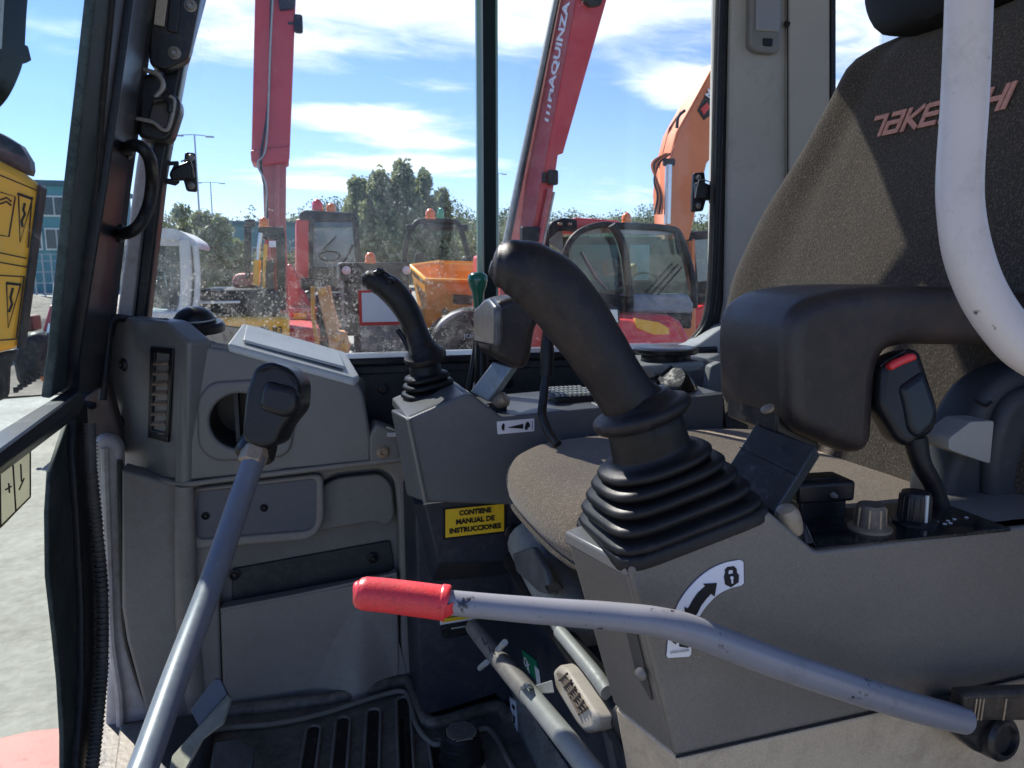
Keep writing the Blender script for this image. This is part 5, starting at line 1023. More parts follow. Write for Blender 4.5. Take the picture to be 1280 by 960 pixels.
# --- green knobbed lever
t = thing('blade_lever', 'dozer blade lever with glossy green pear shaped knob', 'lever', PD(590, 500, 1.27))
G().lathe([(.004, 0), (.0085, .001), (.0088, .014), (.0105, .026), (.0148, .037), (.0165, .045), (.0155, .053), (.010, .058), (.002, .059)], PD(598, 385, 1.27), V(-.02, 0, 1), 24).make('knob', M_GREENK, t, sharp=70)
G().tube([PD(598, 386, 1.27), PD(594, 440, 1.27), PD(580, 520, 1.27)], [.0055, .0055, .006], 12, 3).make('rod', M_BLKMET, t)
G().tube([PD(603, 395, 1.25), PD(602, 470, 1.25), PD(603, 490, 1.25)], .012, 12, 3).make('sleeve', M_BLKPL, t)
t = thing('throttle_lever', 'bent black rod lever with a grip just left of the big joystick', 'lever', PD(695, 552, 1.0))
G().tube([PD(684, 408, 1.03), PD(684, 440, 1.03), PD(683, 470, 1.03)], [.006, .0095, .0085], 14, 4).make('grip', M_RUB, t)
G().tube([PD(683, 466, 1.03), PD(679, 500, 1.02), PD(678, 520, 1.01), PD(686, 540, 1.0), PD(697, 556, .99)], [.0055, .006, .0065, .0065, .0065], 12, 4).make('rod', M_BLKMET, t)
t = thing('switch_pad', 'black keypad block with rows of grey keys on the far console', 'keypad', PY(712, 508, 1.12))
zz_ = PY(700, 513, 1.06).z
kx0, kx1 = PY(686, 500, 1.1).x, PY(740, 500, 1.1).x
G().b2(kx0, kx1, 1.07, 1.15, zz_, zz_+.018).make('body', M_BLKPL, t, bevel=.003)
g = G()
for i in range(9):
    for j in range(4): G().box((kx0+.006+i*(kx1-kx0-.012)/8, 1.08+j*.02, zz_+.020), (.0045, .012, .004)).make('key', M_ZINC, t)
G().b2(kx0-.02, kx1+.02, 1.065, 1.155, zz_-.004, zz_+.0).make('base', M_SILL, t, bevel=.001)
t = thing('flat_switch', 'flat dark rocker plate on the far console top', 'switch', PY(655, 512, 1.1))
a0 = PY(630, 517, 1.06); G().b2(a0.x, a0.x+.055, 1.06, 1.13, a0.z-.001, a0.z+.002).make('pad', mat('grey_flat_pad', (.2, .21, .22), .35), t, bevel=.001)
G().b2(a0.x+.06, a0.x+.085, 1.06, 1.13, a0.z-.001, a0.z+.003).make('dark_pad', M_BLKGL, t, bevel=.001)
# --- rear right trim with cap
t = thing('rear_trim', 'grey rear corner trim with a light upright strip beside the seat', 'trim panel', (.75, 1.25, -.4))
plate([rnd(YS([(852, 470), (868, 452), (905, 452), (905, 620), (820, 620), (838, 520)], 1.18), [.03, .03, .01, .0, 0, .02], 6)], .15, .012, 5).make('body', M_CONF, t)
plate([rnd(YS([(889, 458), (902, 452), (908, 460), (900, 500), (880, 545), (870, 545), (882, 505)], 1.14), .004)], .02, .003).make('light_strip', mat('dusty_grey_strip', (.27, .285, .28), .55, var=.1, vs=14, dirt=((.16, .14, .12), .3, 20)), t)
G().hull2([PY(785, 458, 1.18), PY(880, 452, 1.18), PY(905, 440, 1.33), PY(785, 443, 1.33)], [q+V(0, 0, -.02) for q in (PY(785, 458, 1.18), PY(880, 452, 1.18), PY(905, 440, 1.33), PY(785, 443, 1.33))]).make('shelf', MATS['dusty_grey_strip'], t, bevel=.006)
t = thing('cup_ring', 'thin black round lid on a short neck behind the big joystick', 'lid', PY(833, 452, 1.24))
p = PY(832, 452, 1.24); G().lathe([(.044, 0), (.044, .016), (.040, .017)], p, V(0, 0, 1), 32).make('neck', M_BLKPL, t)
G().lathe([(.055, .016), (.057, .018), (.057, .024), (.054, .026), (.01, .027)], p, V(0, 0, 1), 36).make('lid', M_BLKPL, t)
t = thing('socket_cover', 'tilted glossy black cylinder cap beside the round lid', 'cap', PY(850, 500, 1.08))
p = PY(846, 486, 1.08); G().lathe([(.026, -.022), (.028, -.018), (.028, .018), (.025, .022), (.004, .022)], p, V(-.62, -.25, .62), 28).make('cap', M_BLKGL, t)
G().tube([PY(826, 470, 1.06), PY(840, 458, 1.06)], .003, 8, 1).make('slot', M_INK, t)
G().hull2([PY(802, 463, 1.1), PY(812, 462, 1.1), PY(820, 470, 1.1), PY(806, 474, 1.1)], [q+V(0, .01, -.003) for q in (PY(802, 463, 1.1), PY(812, 462, 1.1), PY(820, 470, 1.1), PY(806, 474, 1.1))]).make('foil_tab', M_STEEL, t)
t = thing('scrap_wrapping', 'crumpled dark plastic wrapping tucked behind the seat', 'wrapping', PY(900, 540, 1.1))
for q in ([(886, 520), (896, 515), (893, 532), (884, 545), (880, 535)], [(898, 518), (906, 524), (914, 535), (905, 532)], [(893, 535), (903, 527), (898, 545), (888, 552)], [(910, 530), (935, 538), (928, 545), (912, 540)]):
    pp = [PY(a, b, 1.08+random.uniform(-.02, .02)) for a, b in q]; G().hull2(pp, [z+V(.002, .004, -.002) for z in pp]).make('fold', mat('crumpled_plastic', (.09, .085, .08), .4, var=.4, vs=50), t)
G().tube([PY(902+4*math.cos(k*.9), 496+k*1.2, 1.06) for k in range(14)], .0018, 6, 2).make('spring', M_STEEL, t)
G().prism([PY(866, 540, 1.16), PY(905, 500, 1.16), PY(1010, 480, 1.16), PY(1010, 620, 1.16), PY(866, 620, 1.16)], V(0, .01, 0)).make('rear_lining', M_SILL, kind='structure')
# =====================================================================================================
#                                            SEAT
# =====================================================================================================
t = thing('operator_seat', 'brown cloth operator seat with tall backrest and coral brand lettering', 'seat', (.5, .78, FL))
SC = .80
def sq(cx, cy, z, hx, hy, e=4.2, n=40, tilt=0.):
    return [V(cx+hx*math.copysign(abs(math.cos(a))**(2/e), math.cos(a)), cy+hy*math.copysign(abs(math.sin(a))**(2/e), math.sin(a)), z+tilt*math.cos(a)) for a in [2*math.pi*j/n for j in range(n)]]
rings = []
for z, gx, gy in ((-.335, .17, .17), (-.328, .20, .195), (-.312, .225, .215), (-.288, .246, .232), (-.262, .246, .233), (-.244, .228, .216), (-.237, .19, .182), (-.2385, .13, .12), (-.241, .05, .05)):
    rings.append(sq(.49, SC, z, gx, gy, 3.2))
g = G(); g.loft(rings); 
for v in g.v:   # dip in the middle, raised front lip
    if v.z > -.30: v.z += -.010*math.exp(-((v.x-.50)/.13)**2-((v.y-SC)/.14)**2)
g.make('cushion', M_FABC, t, sharp=80, sub=1)
G().tube([q for q in sq(.49, SC, -.298, .239, .226, 3.2)]+[sq(.49, SC, -.298, .239, .226, 3.2)[0]], .003, 6, 1).make('piping', M_FAB, t)
# backrest: silhouette -> width profile on the leaning front plane
bx0, bz0, bs = .655, -.25, .24
pn = V(1, 0, -bs).normalized(); p0 = V(bx0, 0, bz0)
sil = [PP(a, b, p0, pn) for a, b in ((915, 560), (905, 480), (903, 400), (914, 345), (950, 270), (1002, 190), (1040, 122), (1056, 90))]
zs = [p.z for p in sil]; ws = [p.y-SC for p in sil]
def wid(z): return float(np.interp(z, zs, ws))
ztop = PP(1100, 44, p0, pn).z
rings = []; NZ = 26
for i in range(NZ+1):
    f = i/NZ; z = bz0-.06+(ztop-bz0+.06)*f
    w = wid(min(z, zs[-1])) if z > zs[0] else ws[0]
    if z > zs[-1]: u_ = (z-zs[-1])/(ztop-zs[-1]+1e-6); w = ws[-1]*(1-.30*u_**2.2)
    edge = min(1, (ztop-z)/.03+.25)
    xf = bx0+(z-bz0)*bs; ring = []
    M_ = 24
    for j in range(M_+1):   # front surface from far side to near side
        s = 1-2*j/M_; b = .035*(abs(s)**3)*(1-.4*f)*(1 if abs(s) < .86 else 1-((abs(s)-.86)/.14)**2*1.2); pad = -.012*math.exp(-(s/.35)**2)*math.sin(min(1, f*1.4)*3.14)
        fold = .006*math.exp(-((abs(s)-.62)/.05)**2)
        x = xf-b*edge+pad*edge+fold+(1-edge)*.03; yy_ = SC+w*math.copysign(abs(s)**.92, s); ring.append(V(x, yy_, z))
    for j in range(M_-1):
        s = -1+2*(j+1)/M_; ring.append(V(xf+.085-.03*abs(s)**4-(1-edge)*.03, SC+w*s*.97, z))
    rings.append(ring)
g = G(); g.loft(rings); g.make('backrest', M_FAB, t, sharp=85, sub=1)
# horizontal pad seam
def bp(s, z, off=.0):
    w = wid(min(z, zs[-1])); f = (z-bz0+.06)/(ztop-bz0+.06); b = .035*(abs(s)**3)*(1-.4*f)*(1 if abs(s) < .86 else 1-((abs(s)-.86)/.14)**2*1.2); pad = -.012*math.exp(-(s/.35)**2)*math.sin(min(1, f*1.4)*3.14)+.006*math.exp(-((abs(s)-.62)/.05)**2)
    return V(bx0+(z-bz0)*bs-b+pad-off, SC+w*s, z)
# headrest
hr = []; 
for i in range(9):
    f = i/8; z = ztop-.022+.20*f; e = math.sin(math.pi*(.12+.74*f))**.5; xf = bx0+(z-bz0)*bs-.05; hr.append(sq(xf+.045, SC-.01, z, .055*e, .165*e, 3.0, 28))
g = G(); g.loft(hr); g.make('headrest', mat('black_headrest_vinyl', (.007, .007, .007), .7, var=.2, vs=20, bump=.4, bs=700), t, sharp=80, sub=1)
for s in (-1, 1): G().tube([V(bx0+(ztop-bz0)*bs+.03, SC+s*.05, ztop-.02), V(bx0+(ztop-bz0)*bs+.03, SC+s*.05, ztop+.05)], .007, 10, 1).make('headrest_post', M_BLKMET, t)
# lettering
T_ = {'T': ([((0, 1), (.78, 1)), ((.78, 1), (.78, 0))], 1.12), 'A': ([((.12, 1), (.85, 1)), ((.85, 1), (.85, 0)), ((.85, 0), (0, 0)), ((0, 0), (0, .52)), ((0, .52), (.8, .52))], 1.22), 'K': ([((0, 1), (0, 0)), ((.85, 1), (.18, .5)), ((.18, .5), (.85, 0))], 1.18), 'E': ([((.9, 1), (.08, 1)), ((0, .95), (0, .05)), ((.05, 0), (.85, 0)), ((.05, .5), (.78, .5))], 1.22),
      'U': ([((0, 1), (0, .05)), ((.05, 0), (.8, 0)), ((.85, .05), (.85, 1))], 1.2), 'C': ([((.9, 1), (.08, 1)), ((0, .95), (0, .05)), ((.05, 0), (.85, 0))], 1.2), 'H': ([((0, 1), (0, 0)), ((.85, 1), (.85, 0)), ((0, .5), (.85, .5))], 1.2), 'I': ([((0, 1), (0, 0))], .5)}
P0 = PP(1089, 171, p0, pn); hgt = .0235; totw = sum(T_[c][1] for c in 'TAKEUCHI'); P1 = PP(1272, 133, p0, pn); adv = (P0-P1).length/(totw*hgt)
x = 0; wv = V(bs, 0, 1).normalized(); nv = V(-1, 0, bs).normalized()
for c in 'TAKEUCHI':
    segs = [((a[0]*adv, a[1]), (b[0]*adv, b[1])) for a, b in T_[c][0]]; yc = P0.y-(x+.4)*adv*hgt; s_ = (yc-SC)/wid(P0.z)
    surf = bp(s_, P0.z); oo = V(surf.x-.0022, P0.y-x*adv*hgt, P0.z)
    surf2 = bp(s_+.02, P0.z+.012); wv2 = V((bp(s_, P0.z+.02).x-surf.x), 0, .02).normalized()
    strokes(segs, oo+nv*.0008, V(0, -1, 0), wv2, nv, hgt, .24, .22, .0016).make('lettering', M_CORAL, t); x += T_[c][1]
# recliner cover + handle
plate([rnd(YS([(1182, 650), (1180, 610), (1196, 570), (1215, 525), (1235, 490), (1262, 468), (1300, 455), (1400, 470), (1400, 760), (1182, 690)], .558), .02, 5)], .05, .012, 5).make('recliner_cover', mat('dark_cover_plastic', (.045, .048, .052), .5, var=.2, vs=12, dirt=((.12, .11, .10), .25, 14)), t)
plate([rnd(YS([(1262, 500), (1300, 480), (1400, 490), (1400, 700), (1238, 660), (1240, 560)], .545), .03, 5)], .02, .01, 5).make('cover_boss', MATS['dark_cover_plastic'], t)
hnd = YS([(1187, 548), (1214, 527), (1243, 526), (1238, 580), (1205, 569), (1186, 562)], .535)
G().prism(rnd(hnd, .003), V(0, .028, 0)).make('recliner_handle', mat('grey_handle_plastic', (.33, .32, .29), .45, var=.06, vs=20, dirt=((.2, .17, .14), .2, 30)), t, bevel=.003, seg=3)
G().tube(YS([(1218, 500), (1232, 507), (1240, 502)], .555), .0015, 6).make('cover_gap', M_INK, t)
# seat base (front face looks to the front of the machine)
t = thing('seat_riser', 'navy steel seat riser with green OK sticker under the cushion', 'seat base', (.45, .8, FL))
Xb = .315
plate([XS([(634, 700), (646, 696), (700, 772), (760, 850), (800, 960), (860, 1100), (640, 1000), (636, 900)], Xb)], .3, .004).make('front_face', M_NAVY, t)
plate([XS([(641, 860), (655, 880), (720, 975), (722, 1020), (642, 1000)], Xb-.003)], .003, .001).make('speckled_plate', mat('speckled_grey_plate', (.18, .18, .17), .5, var=.3, vs=20, fleck=((.02, .02, .02), .56, 160)), t)
plate([XS([(652, 812), (670, 826), (675, 856), (657, 836)], Xb-.002)], .001, .0002).make('ok_sticker', M_GREENST, t)
plate([XS([(668, 832), (673, 837), (676, 862), (671, 856)], Xb-.0025)], .001, .0002).make('sticker_edge', M_WST, t)
oo = PX(654.5, 829, Xb-.0035); text('OK', oo, (0, -1, 0), (0, 0, 1), .014, bold=.02, th=.0004, shear=.1).make('lettering', M_WST, t)
plate([XS([(637, 871), (644, 877), (647, 919), (639, 908)], Xb-.004)], .001, .0002).make('label', M_WST, t)
for q in ([(640, 880), (643, 884), (643, 888), (640, 885)], [(641, 893), (643, 896), (643, 905), (641, 903)]): plate([XS(q, Xb-.0052)], .0006, .0001).make('label_mark', M_INK, t)
# rails: black edge strip, pale slide
G().tube([PX(640, 700, Xb-.02), PX(700, 790, Xb-.02), PX(762, 868, Xb-.02), PX(800, 940, Xb-.02)], .014, 12, 4).make('edge_rail', M_RUB, t)
G().tube([PX(648, 718, Xb-.03), PX(700, 806, Xb-.03), PX(748, 868, Xb-.03)], .004, 8, 4).make('cable', M_BLKPL, t)
G().tube([PX(662, 676, Xb+.0), PX(688, 722, Xb+.0), PX(730, 790, Xb+.0)], .033, 16, 3).make('slide_tube', M_ZINC, t)
G().tube([PX(700, 790, Xb-.03), PX(740, 838, Xb-.03), PX(760, 866, Xb-.03)], .008, 12, 3).make('slide_edge', M_ZINC, t)
plate([rnd(XS([(640, 692), (664, 684), (680, 712), (690, 745), (672, 740), (645, 715)], Xb-.034), .006)], .01, .003).make('slide_cover', mat('grey_rubbed_cover', (.10, .105, .105), .5, dirt=((.25, .25, .24), .3, 30)), t)
plate([XS([(697, 727), (703, 735), (686, 742), (680, 733)], Xb-.0355)], .002, .0005).make('slide_mark', M_INK, t)
G().tube([PX(668, 668, Xb-.0), PX(676, 672, Xb-.0), PX(700, 690, Xb-.0)], .009, 10, 3).make('pivot_arm', M_ZINC, t)
# seat height grip
t = thing('seat_adjust_grip', 'ivory ribbed plastic grip on a clamp beside the steel bar', 'grip', PX(720, 890, .27))
Xg = .265
gp2 = [PX(690, 838, Xg), PX(697, 831, Xg), PX(706, 838, Xg), PX(736, 884, Xg), (PX(745, 900, Xg)), PX(743, 914, Xg), PX(730, 918, Xg), PX(720, 906, Xg), PX(694, 862, Xg)]
plate([rnd(gp2, .006, 4)], .026, .006, 4).make('grip', M_IVORY, t)
for k in range(4): a = PX(697+k*3.2, 842+k*1.5, Xg-.002); b = PX(724+k*3.4, 893-k*2.5, Xg-.002); G().tube([a, b], .0016, 6, 1).make('grip_rib', mat('brown_groove', (.16, .12, .09), .7), t)
for k in range(5): a = PX(699+k*6, 850+k*8.5, Xg-.003); b = PX(709+k*5, 842+k*8.5, Xg-.003); G().tube([a, b], .0014, 6, 1).make('grip_notch', MATS['brown_groove'], t)
G().hull2([PX(668, 857, Xg-.01), PX(690, 850, Xg-.01), PX(693, 866, Xg-.01), PX(672, 868, Xg-.01)], [PX(668, 857, Xg+.01), PX(690, 850, Xg+.01), PX(693, 866, Xg+.01), PX(672, 868, Xg+.01)]).make('clamp', M_ZINC, t, bevel=.001)
t = thing('adjust_bar', 'scratched steel seat adjusting bar with two pins slanting to the lower right', 'bar', PX(740, 960, .24))
Xs = .245
G().tube([PX(592, 784, Xs), PX(625, 825, Xs), PX(661, 868, Xs)], .0125, 20, 3).make('outer_tube', M_STEEL, t)
G().tube([PX(655, 860, Xs), PX(700, 915, Xs), PX(760, 990, Xs)], .0115, 20, 3).make('inner_tube', M_ZINC, t)
G().tube([PX(650, 862, Xs), PX(657, 857, Xs-.012), PX(664, 860, Xs), PX(668, 868, Xs)], .003, 8, 3).make('clamp_ring', M_ZINC, t)
for a, b in (((623, 812), (631, 803)), ((608, 828), (600, 835))): G().tube([PX(a[0], a[1], Xs-.004), PX(b[0], b[1], Xs-.004)], .0042, 10, 1).make('pin', M_LIGHTP, t)
g = G()
for a, b in (((602, 797), (606, 806)), ((606, 806), (610, 803)), ((611, 808), (613, 816)), ((615, 812), (619, 818))): g.tube([PX(a[0], a[1], Xs-.0128), PX(b[0], b[1], Xs-.0128)], .0007, 5, 1)
g.make('scribble', M_INK, t)
# =====================================================================================================
#                                            NEAR CONSOLE
# =====================================================================================================
t = thing('near_console', 'large grey console below the big joystick with curved white lock decal', 'console', (.4, .52, FL+.2))
Yn2 = .47
face = YS([(785, 708), (962, 640), (1020, 690)], .47)+[V(PY(1400, 638, .47).x, .47, PY(1020, 690, .47).z)]+YS([(1400, 812), (1280, 846), (1110, 886), (845, 946)], Yn2)
plate([rnd(face, [.004, .003, .004, 0, 0, 0, 0, .003])], .02, .003, 4).make('side_face', M_CONS, t)
c1 = PY(785, 708, Yn2); c2 = PZ(705, 664, c1.z); vv = c2-c1; ap = PY(962, 640, Yn2); vl = PY(1020, 690, Yn2); re = V(PY(1400, 638, Yn2).x, Yn2, PY(1020, 690, Yn2).z)
wv_ = V(0, .095, 0)
g = G()
for a, b, va, vb_ in ((c1, ap, vv, wv_), (ap, vl, wv_, wv_), (vl, re, wv_, wv_)):
    a1 = a+V(0, .003, 0); b1 = b+V(0, .003, 0); g.add([a1, b1, b+vb_, a+va, a1+V(0, 0, -.01), b1+V(0, 0, -.01), b+vb_+V(0, 0, -.01), a+va+V(0, 0, -.01)], [(0, 1, 2, 3), (4, 5, 6, 7), (0, 1, 5, 4), (1, 2, 6, 5), (2, 3, 7, 6), (3, 0, 4, 7)])
g.make('top_face', mat('console_top_grey', (.165, .155, .14), .38, var=.06, vs=9, dirt=((.26, .23, .19), .15, 16)), t, bevel=.002)
b1 = PY(845, 946, Yn2); b2_ = PZ(758, 880, b1.z-.0); b2_ = b1+vv*.95
G().hull2([c1+V(0, .0025, 0), c2, b2_, b1+V(0, .0025, 0)], [q+V(.04, .012, 0) for q in (c1, c2+V(0, -.02, 0), b2_+V(0, -.02, 0), b1)]).make('end_face', M_CONS, t, bevel=.004, seg=3)
# recessed keyed slot in the end face
def EP(u_, v_, off=.002):
    p = c1+vv*u_+(b1-c1)*v_; n = vv.cross(b1-c1).normalized(); n = n if n.dot(-c1) > 0 else -n; return p+n*off
plate([rnd([EP(.12, .30), EP(.26, .26), EP(.30, .62), EP(.14, .74)], .004)], .002, .0006).make('recess', mat('console_recess', (.07, .065, .06), .5), t)
G().lathe([(.003, 0), (.0048, .002), (.0048, .004), (.002, .006)], EP(.16, .58, .002), -vv.cross(V(0, 0, 1)).normalized() if False else V(-.8, -.5, .1), 14).make('latch_bolt', mat('dull_bolt', (.17, .155, .14), .5, metal=.2), t)
# lower beige cover
lb = YS([(847, 948), (1110, 888), (1280, 849), (1400, 815), (1400, 1300), (900, 1300)], Yn2-.002)
plate([lb], .03, .003).make('lower_cover', M_BEIGE, t)
l1 = PY(847, 948, Yn2-.002); l3 = PY(900, 1300, Yn2-.002)
G().hull2([l1+V(0, .0025, 0), l1+vv*.95, l3+vv*.9, l3+V(0, .0025, 0)], [q+V(.04, .012, 0) for q in (l1, l1+vv*.7, l3+vv*.7, l3)]).make('lower_end', M_BEIGE, t, bevel=.003)
G().tube(YS([(845, 946.5), (1110, 886.5), (1290, 843.5)], Yn2-.0015), .0009, 6, 1).make('seam', M_INK, t)
# decal
def DC(pts, off=.0014, m=None, nm='decal_mark', holes=()):
    return plate([[PY(a, b, Yn2-off) for a, b in pts]]+[[PY(a, b, Yn2-off) for a, b in h] for h in holes], .0008, .0002).make(nm, m or M_INK, t)
def arc(cx, cy, rx, ry, a0, a1, n): return [(cx+rx*math.cos(math.radians(a0+(a1-a0)*k/n)), cy-ry*math.sin(math.radians(a0+(a1-a0)*k/n))) for k in range(n+1)]
CX, CY = 975, 842
outer = [(924, 700), (905, 704), (886, 713), (868, 728), (852, 748), (842, 770), (836, 796), (833.5, 820)]
inner = [(864, 818), (865, 800), (868, 785), (875, 770), (884, 757), (897, 744), (912, 736), (927, 732)]
def smooth(p): g_ = G(); out = []; q = [Vector((a, b, 0)) for a, b in p]; ext = [2*q[0]-q[1]]+q+[2*q[-1]-q[-2]]
def cr(p, sub=4):
    q = [Vector((a, b)) for a, b in p]; ext = [2*q[0]-q[1]]+q+[2*q[-1]-q[-2]]; o = []
    for i in range(len(q)-1):
        p0_, p1_, p2_, p3_ = ext[i:i+4]
        for j in range(sub): u = j/sub; v = .5*((2*p1_)+(p2_-p0_)*u+(2*p0_-5*p1_+4*p2_-p3_)*u*u+(3*p1_-p0_-3*p2_+p3_)*u**3); o.append((v.x, v.y))
    o.append(p[-1]); return o
oc, ic = cr(outer), cr(inner)
band = oc+[(835, 822.5), (861, 821)]+ic+[(930, 729), (929.5, 703), (927, 700.5)]
big = [(a+(-1.2 if a < 900 else 1.0), b) for a, b in band]
DC([(a, b) for a, b in big], .0008, mat('decal_edge_navy', (.05, .05, .12), .5), 'decal_edge')
DC(band, .0014, M_WST, 'lock_decal')
DC([(896.5, 729), (893.5, 746), (889, 742.5), (883, 749), (877, 757), (872, 767), (868, 772), (872.5, 774), (866, 777), (861, 772), (856.5, 766), (856, 759), (860.5, 761), (866, 751), (873, 741), (882, 733), (879.5, 730)], .0022)
lk = [(905.5, 721), (907, 716), (906.5, 712.5), (910, 709), (918, 708), (921, 711), (921.5, 716), (924, 719), (923.5, 728), (914, 734.5), (907, 731)]
DC(lk, .0022, None, 'lock_icon', holes=([(910.5, 715.5), (911.5, 713), (916.5, 712.5), (917, 717), (911.5, 718.5)],))
DC([(914.2, 721.5), (916.4, 721.2), (916.8, 729.3), (914.8, 729.6)], .0030, M_WST, 'keyhole'); DC(arc(915.2, 722.5, 2, 2, 0, 330, 10), .0034, M_WST, 'keyhole_top')
DC([(849.5, 798), (865, 801), (865.5, 806), (860, 810), (849.5, 808.5)], .0022); DC([(838, 798), (846.5, 800), (845, 806), (841, 803)], .0022)
text('09000-00240', PY(838, 817.5, Yn2-.0026), (1, 0, 0), (0, 0, 1), 2.6/FPX*.6, width=(PY(861, 817, Yn2)-PY(838, 817, Yn2)).length, th=.0003).make('lettering', mat('grey_print', (.25, .25, .26), .5), t)
# switch panel
zt2 = vl.z
pn4 = [PZ(1020, 685, zt2+.0015), PZ(1264, 660, zt2+.0015), PZ(1168, 624, zt2+.0015), PZ(1000, 640, zt2+.0015)]
G().prism(pn4, V(0, 0, -.003)).make('switch_panel', M_BLKGL, t, bevel=.0006)
for px, py in ((1185, 651), (1188, 654), (1193, 649), (1181, 655), (1171, 652), (1208, 647)): p = PZ(px, py, zt2+.0018); G().lathe([(.0016, 0), (.0016, .0004)], p, V(0, 0, 1), 8).make('panel_mark', M_WST, t)
def dial(px, py, r, h, m, label=None, rib=12):
    p = PZ(px, py, zt2+.0015); k = G().lathe([(r*1.45, 0), (r*1.45, .002), (r*1.1, .0035)], p, V(0, 0, 1), 28).make('dial', M_BRONZE if m is M_BRONZE else M_BLKPL, t)
    G().lathe([(r*1.0, .002), (r*1.02, .005), (r*.95, h-.003), (r*.86, h), (r*.3, h+.0003)], p, V(0, 0, 1), 28).make('knob', M_BLKPL if m is not M_BRONZE else mat('dusty_dial', (.075, .06, .05), .45, dirt=((.25, .19, .14), .4, 80)), k)
    for i in range(rib):
        a = 2*math.pi*i/rib; q = p+V(math.cos(a)*r*.98, math.sin(a)*r*.98, h*.5); G().tube([q+V(0, 0, -h*.38), q+V(-math.cos(a)*r*.06, -math.sin(a)*r*.06, h*.40)], .0011, 6, 1).make('knob_rib', m, k)
dial(1087, 661, .0118, .021, M_BRONZE, rib=8); dial(1142, 652, .0125, .026, M_BLKPL, rib=16)
p = PZ(1142, 652, zt2+.0015); G().tube([p+V(.0, -.0125, .003), p+V(0, -.012, .026)], .0016, 6, 1).make('pointer', M_LIGHTP, t)
# small lamp in front of panel
p = PD(985, 648, .585); G().lathe([(.009, -.012), (.010, -.004), (.0095, .004), (.007, .009), (.002, .011)], p, V(-.35, -.1, .9), 18).make('indicator_lamp', mat('amber_tan_lens', (.30, .235, .16), .4, var=.2, vs=60), t)
G().lathe([(.008, -.03), (.009, -.012)], p, V(-.35, -.1, .9), 14).make('lamp_base', M_BLKPL, t)
for k in range(8): G().sphere(PD(976+(k % 3)*3, 633+(k//3)*3, .60), .0010, n=8, m=5).make('red_thread', M_REDST, t)
# black box on the console
t = thing('switch_box', 'small black rectangular switch box standing behind the dial knobs', 'switch box', PD(1028, 640, .68))
zb = zt2+.002; q0 = PZ(993, 640, zb); 
a = PD(990, 613, .66); M3 = Matrix.Rotation(-.08, 3, 'Z')
cbx = PZ(1029, 645, zb); cbx = cbx+V(0, .012, .022)
G().box(cbx, (.054, .034, .018), M3).make('body', M_BLKPL, t, bevel=.003, seg=3)
G().box(cbx+V(0, 0, .0095), (.034, .016, .002), M3).make('inset', M_BLKGL, t, bevel=.0006)
G().box(cbx+V(.0, 0, -.016), (.044, .026, .02), M3).make('stand', M_BLKPL, t, bevel=.002)
screw(t, cbx+V(.004, -.0175, -.002), V(0, -1, 0), .002, M_STEEL)
# =====================================================================================================
#                                            ARMREST, LEVER, BUCKLE, RAIL
# =====================================================================================================
t = thing('armrest', 'near armrest, scuffed brown black vinyl on a flat metal bracket', 'armrest', PY(960, 620, .6))
Ya = .55
prof = [(984, 430), (990, 395), (1016, 372), (1060, 362), (1110, 359), (1190, 359), (1240, 363), (1420, 372), (1420, 440), (1300, 436), (1220, 433), (1138, 432), (1112, 440), (1103, 462), (1100, 500), (1097, 552), (1086, 569), (1066, 570), (1030, 556), (1000, 543), (986, 520)]
plate([rnd(YS(prof, Ya), [.02, .03, .02, .02, .02, .0, .0, 0, 0, 0, 0, .02, .02, .02, .02, .01, .01, .015, .02, .02, .015], 5)], .118, .016, 6).make('pad', M_ARM, t, sharp=60)
xf = PY(986, 460, Ya).x
G().hull2([V(xf+.005, Ya+.02, PY(986, 525, Ya).z+.006), V(xf+.05, Ya+.02, PY(1000, 545, Ya).z+.006), V(xf+.05, Ya+.10, PY(1000, 545, Ya).z+.006), V(xf+.005, Ya+.10, PY(986, 525, Ya).z+.006)], [V(xf+.005, Ya+.02, PY(986, 530, Ya).z-.012), V(xf+.05, Ya+.02, PY(1000, 545, Ya).z-.02), V(xf+.05, Ya+.10, PY(1000, 545, Ya).z-.02), V(xf+.005, Ya+.10, PY(986, 530, Ya).z-.012)]).make('mount', M_BLKMET, t, bevel=.002)
br = [PD(944, 530, .70), PD(1020, 557, .63), PD(967, 641, .615), PD(903, 594, .66)]
nb_ = (br[1]-br[0]).cross(br[3]-br[0]).normalized(); nb_ = nb_ if nb_.dot(-br[0]) > 0 else -nb_
G().hull2(br, [q-nb_*.011 for q in br]).make('bracket', M_ARMBR, t, bevel=.0015)
G().tube([PD(925, 560, .675)+nb_*.0008, PD(995, 594, .62)+nb_*.0008], .0005, 5, 1).make('bracket_scribe', M_INK, t)
G().lathe([(.006, 0), (.006, .002), (.004, .003)], PD(960, 512, .66), nb_, 12).make('rubber_plug', M_BRONZE, t)
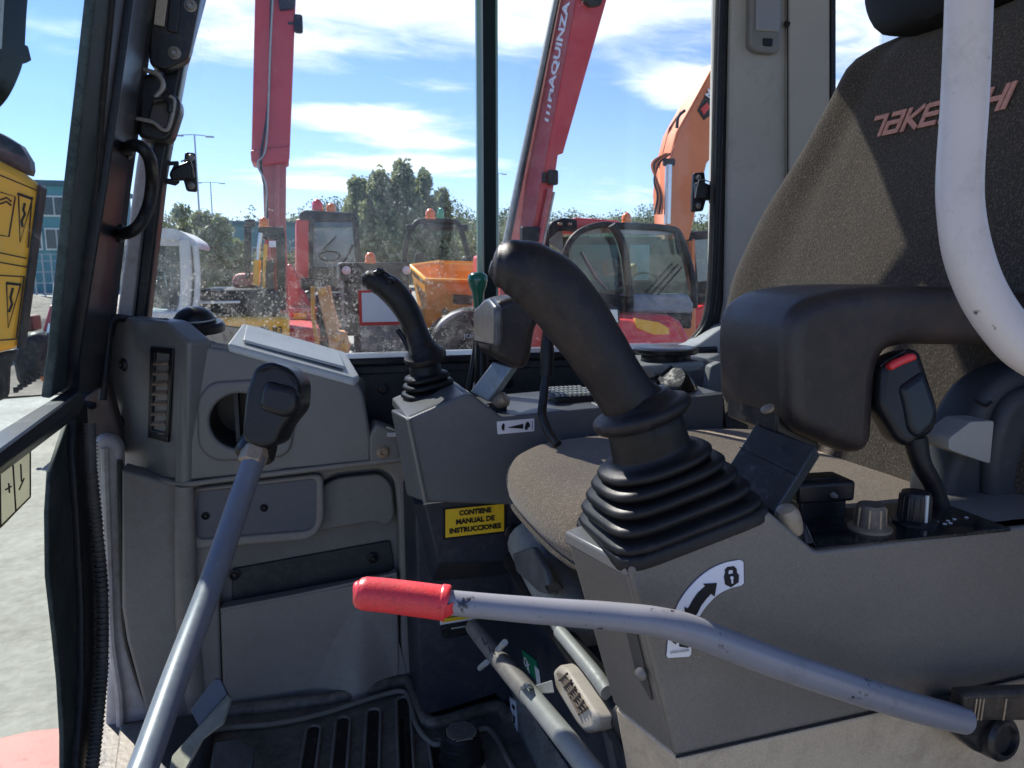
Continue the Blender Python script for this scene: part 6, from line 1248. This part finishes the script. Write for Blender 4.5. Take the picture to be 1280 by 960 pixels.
# safety lever
t = thing('safety_lever', 'grey safety lever with bright red grip crossing in front of the near console', 'lever', PY(1215, 905, .42))
lev = [((548, 752), 15.5, .515), ((600, 757), 15.8, .515), ((680, 764), 16.5, .513), ((760, 770), 17.5, .508), ((820, 777), 18.5, .504), ((860, 787), 19.5, .505), ((910, 806), 19.5, .512), ((980, 832), 19, .525), ((1080, 865), 18.5, .55), ((1160, 889), 18, .572), ((1205, 900), 17, .585)]
G().tube([PD(x, y, d) for (x, y), r, d in lev], [r*d/FPX for (x, y), r, d in lev], 26, 6).make('shaft', M_TUBE, t, sharp=70)
gr = [((443, 740), 9, .515), ((444.5, 740), 14, .515), ((450, 741), 19, .515), ((458, 742), 20.8, .515), ((480, 744), 21, .515), ((520, 749), 21.3, .515), ((550, 753), 21.5, .515), ((553, 753), 22.4, .515), ((558, 753.6), 22.6, .515), ((560, 754), 21.0, .515)]
G().tube([PD(x, y, d) for (x, y), r, d in gr], [r*d/FPX for (x, y), r, d in gr], 28, 4).make('red_grip', M_RED, t, sharp=70)
G().lathe([(.016, -.012), (.018, -.008), (.018, .010), (.015, .013), (.012, .013), (.011, .009), (.004, .009)], PY(1240, 918, .45), V(.1, -1, .15), 24).make('pivot', M_BLKMET, t)
plate([rnd(YS([(1180, 885), (1215, 882), (1262, 900), (1262, 945), (1225, 945), (1190, 915)], .445), .008)], .02, .005).make('pivot_plate', M_BLKMET, t)
t = thing('lever_stop', 'dark worn plastic stop block with brown bands above the lever pivot', 'stop block', PY(1240, 900, .42))
plate([rnd(YS([(1206, 868), (1400, 860), (1400, 905), (1300, 903), (1208, 902), (1203, 895)], .42), .004)], .014, .004).make('block', mat('worn_brown_black_block', (.045, .036, .028), .4, var=.5, vs=30, dirt=((.20, .13, .08), .3, 40)), t)
for x in (1219, 1223.5, 1228, 1256): G().tube(YS([(x+2, 873), (x-2, 900)], .4195), .0008, 6, 1).make('band', M_BRONZE, t)
# buckle
t = thing('belt_buckle', 'black seat belt buckle with red release button on a stiff stalk', 'seat belt buckle', PD(1170, 620, .68))
Db = .67
bk = rnd(DS([(1100, 464), (1098, 510), (1122, 552), (1138, 560), (1150, 552), (1170, 540), (1176, 520), (1172, 500), (1152, 440), (1143, 435), (1120, 440), (1104, 452)], Db), .006, 4)
plate([bk], .030, .007, 4).make('body', M_BLKPL, t)
plate([rnd(DS([(1124, 484), (1156, 462), (1163, 478), (1175, 512), (1172, 530), (1150, 550), (1136, 540), (1130, 505)], Db-.004), .006, 4)], .02, .006, 4).make('lower_shell', mat('dark_blue_black_shell', (.016, .02, .026), .25, var=.2, vs=20), t)
plate([rnd(DS([(1111, 456), (1118, 450), (1140, 441), (1147, 443), (1148, 449), (1130, 456), (1115, 464)], Db-.007), .003, 4)], .012, .003, 4).make('red_button', mat('red_button_plastic', (.75, .045, .05), .3), t)
plate([rnd(DS([(1100, 459), (1128, 441), (1134, 437), (1106, 451)], Db-.003), .001)], .02, .001).make('tongue_slot', M_INK, t)
G().tube([PD(1144, 548, Db+.01), PD(1152, 580, Db+.01), PD(1166, 606, Db+.015), PD(1178, 640, Db+.02)], [.010, .0085, .008, .008], 14, 4).make('stalk', M_RUB, t)
# grab rail
t = thing('grab_rail', 'thick white painted tubular grab rail curving across the right side', 'grab rail', PD(1300, 480, .55))
rl = [((1213, -80), .55), ((1211, 0), .55), ((1206, 120), .55), ((1200, 215), .548), ((1201, 265), .545), ((1210, 318), .542), ((1229, 368), .538), ((1257, 410), .532), ((1290, 442), .525), ((1360, 475), .51)]
G().tube([PD(x, y, d) for (x, y), d in rl], [27.0*d/FPX*(1 if y < 300 else 1.04) for (x, y), d in rl], 30, 7).make('tube', M_WHITE, t, sharp=80)
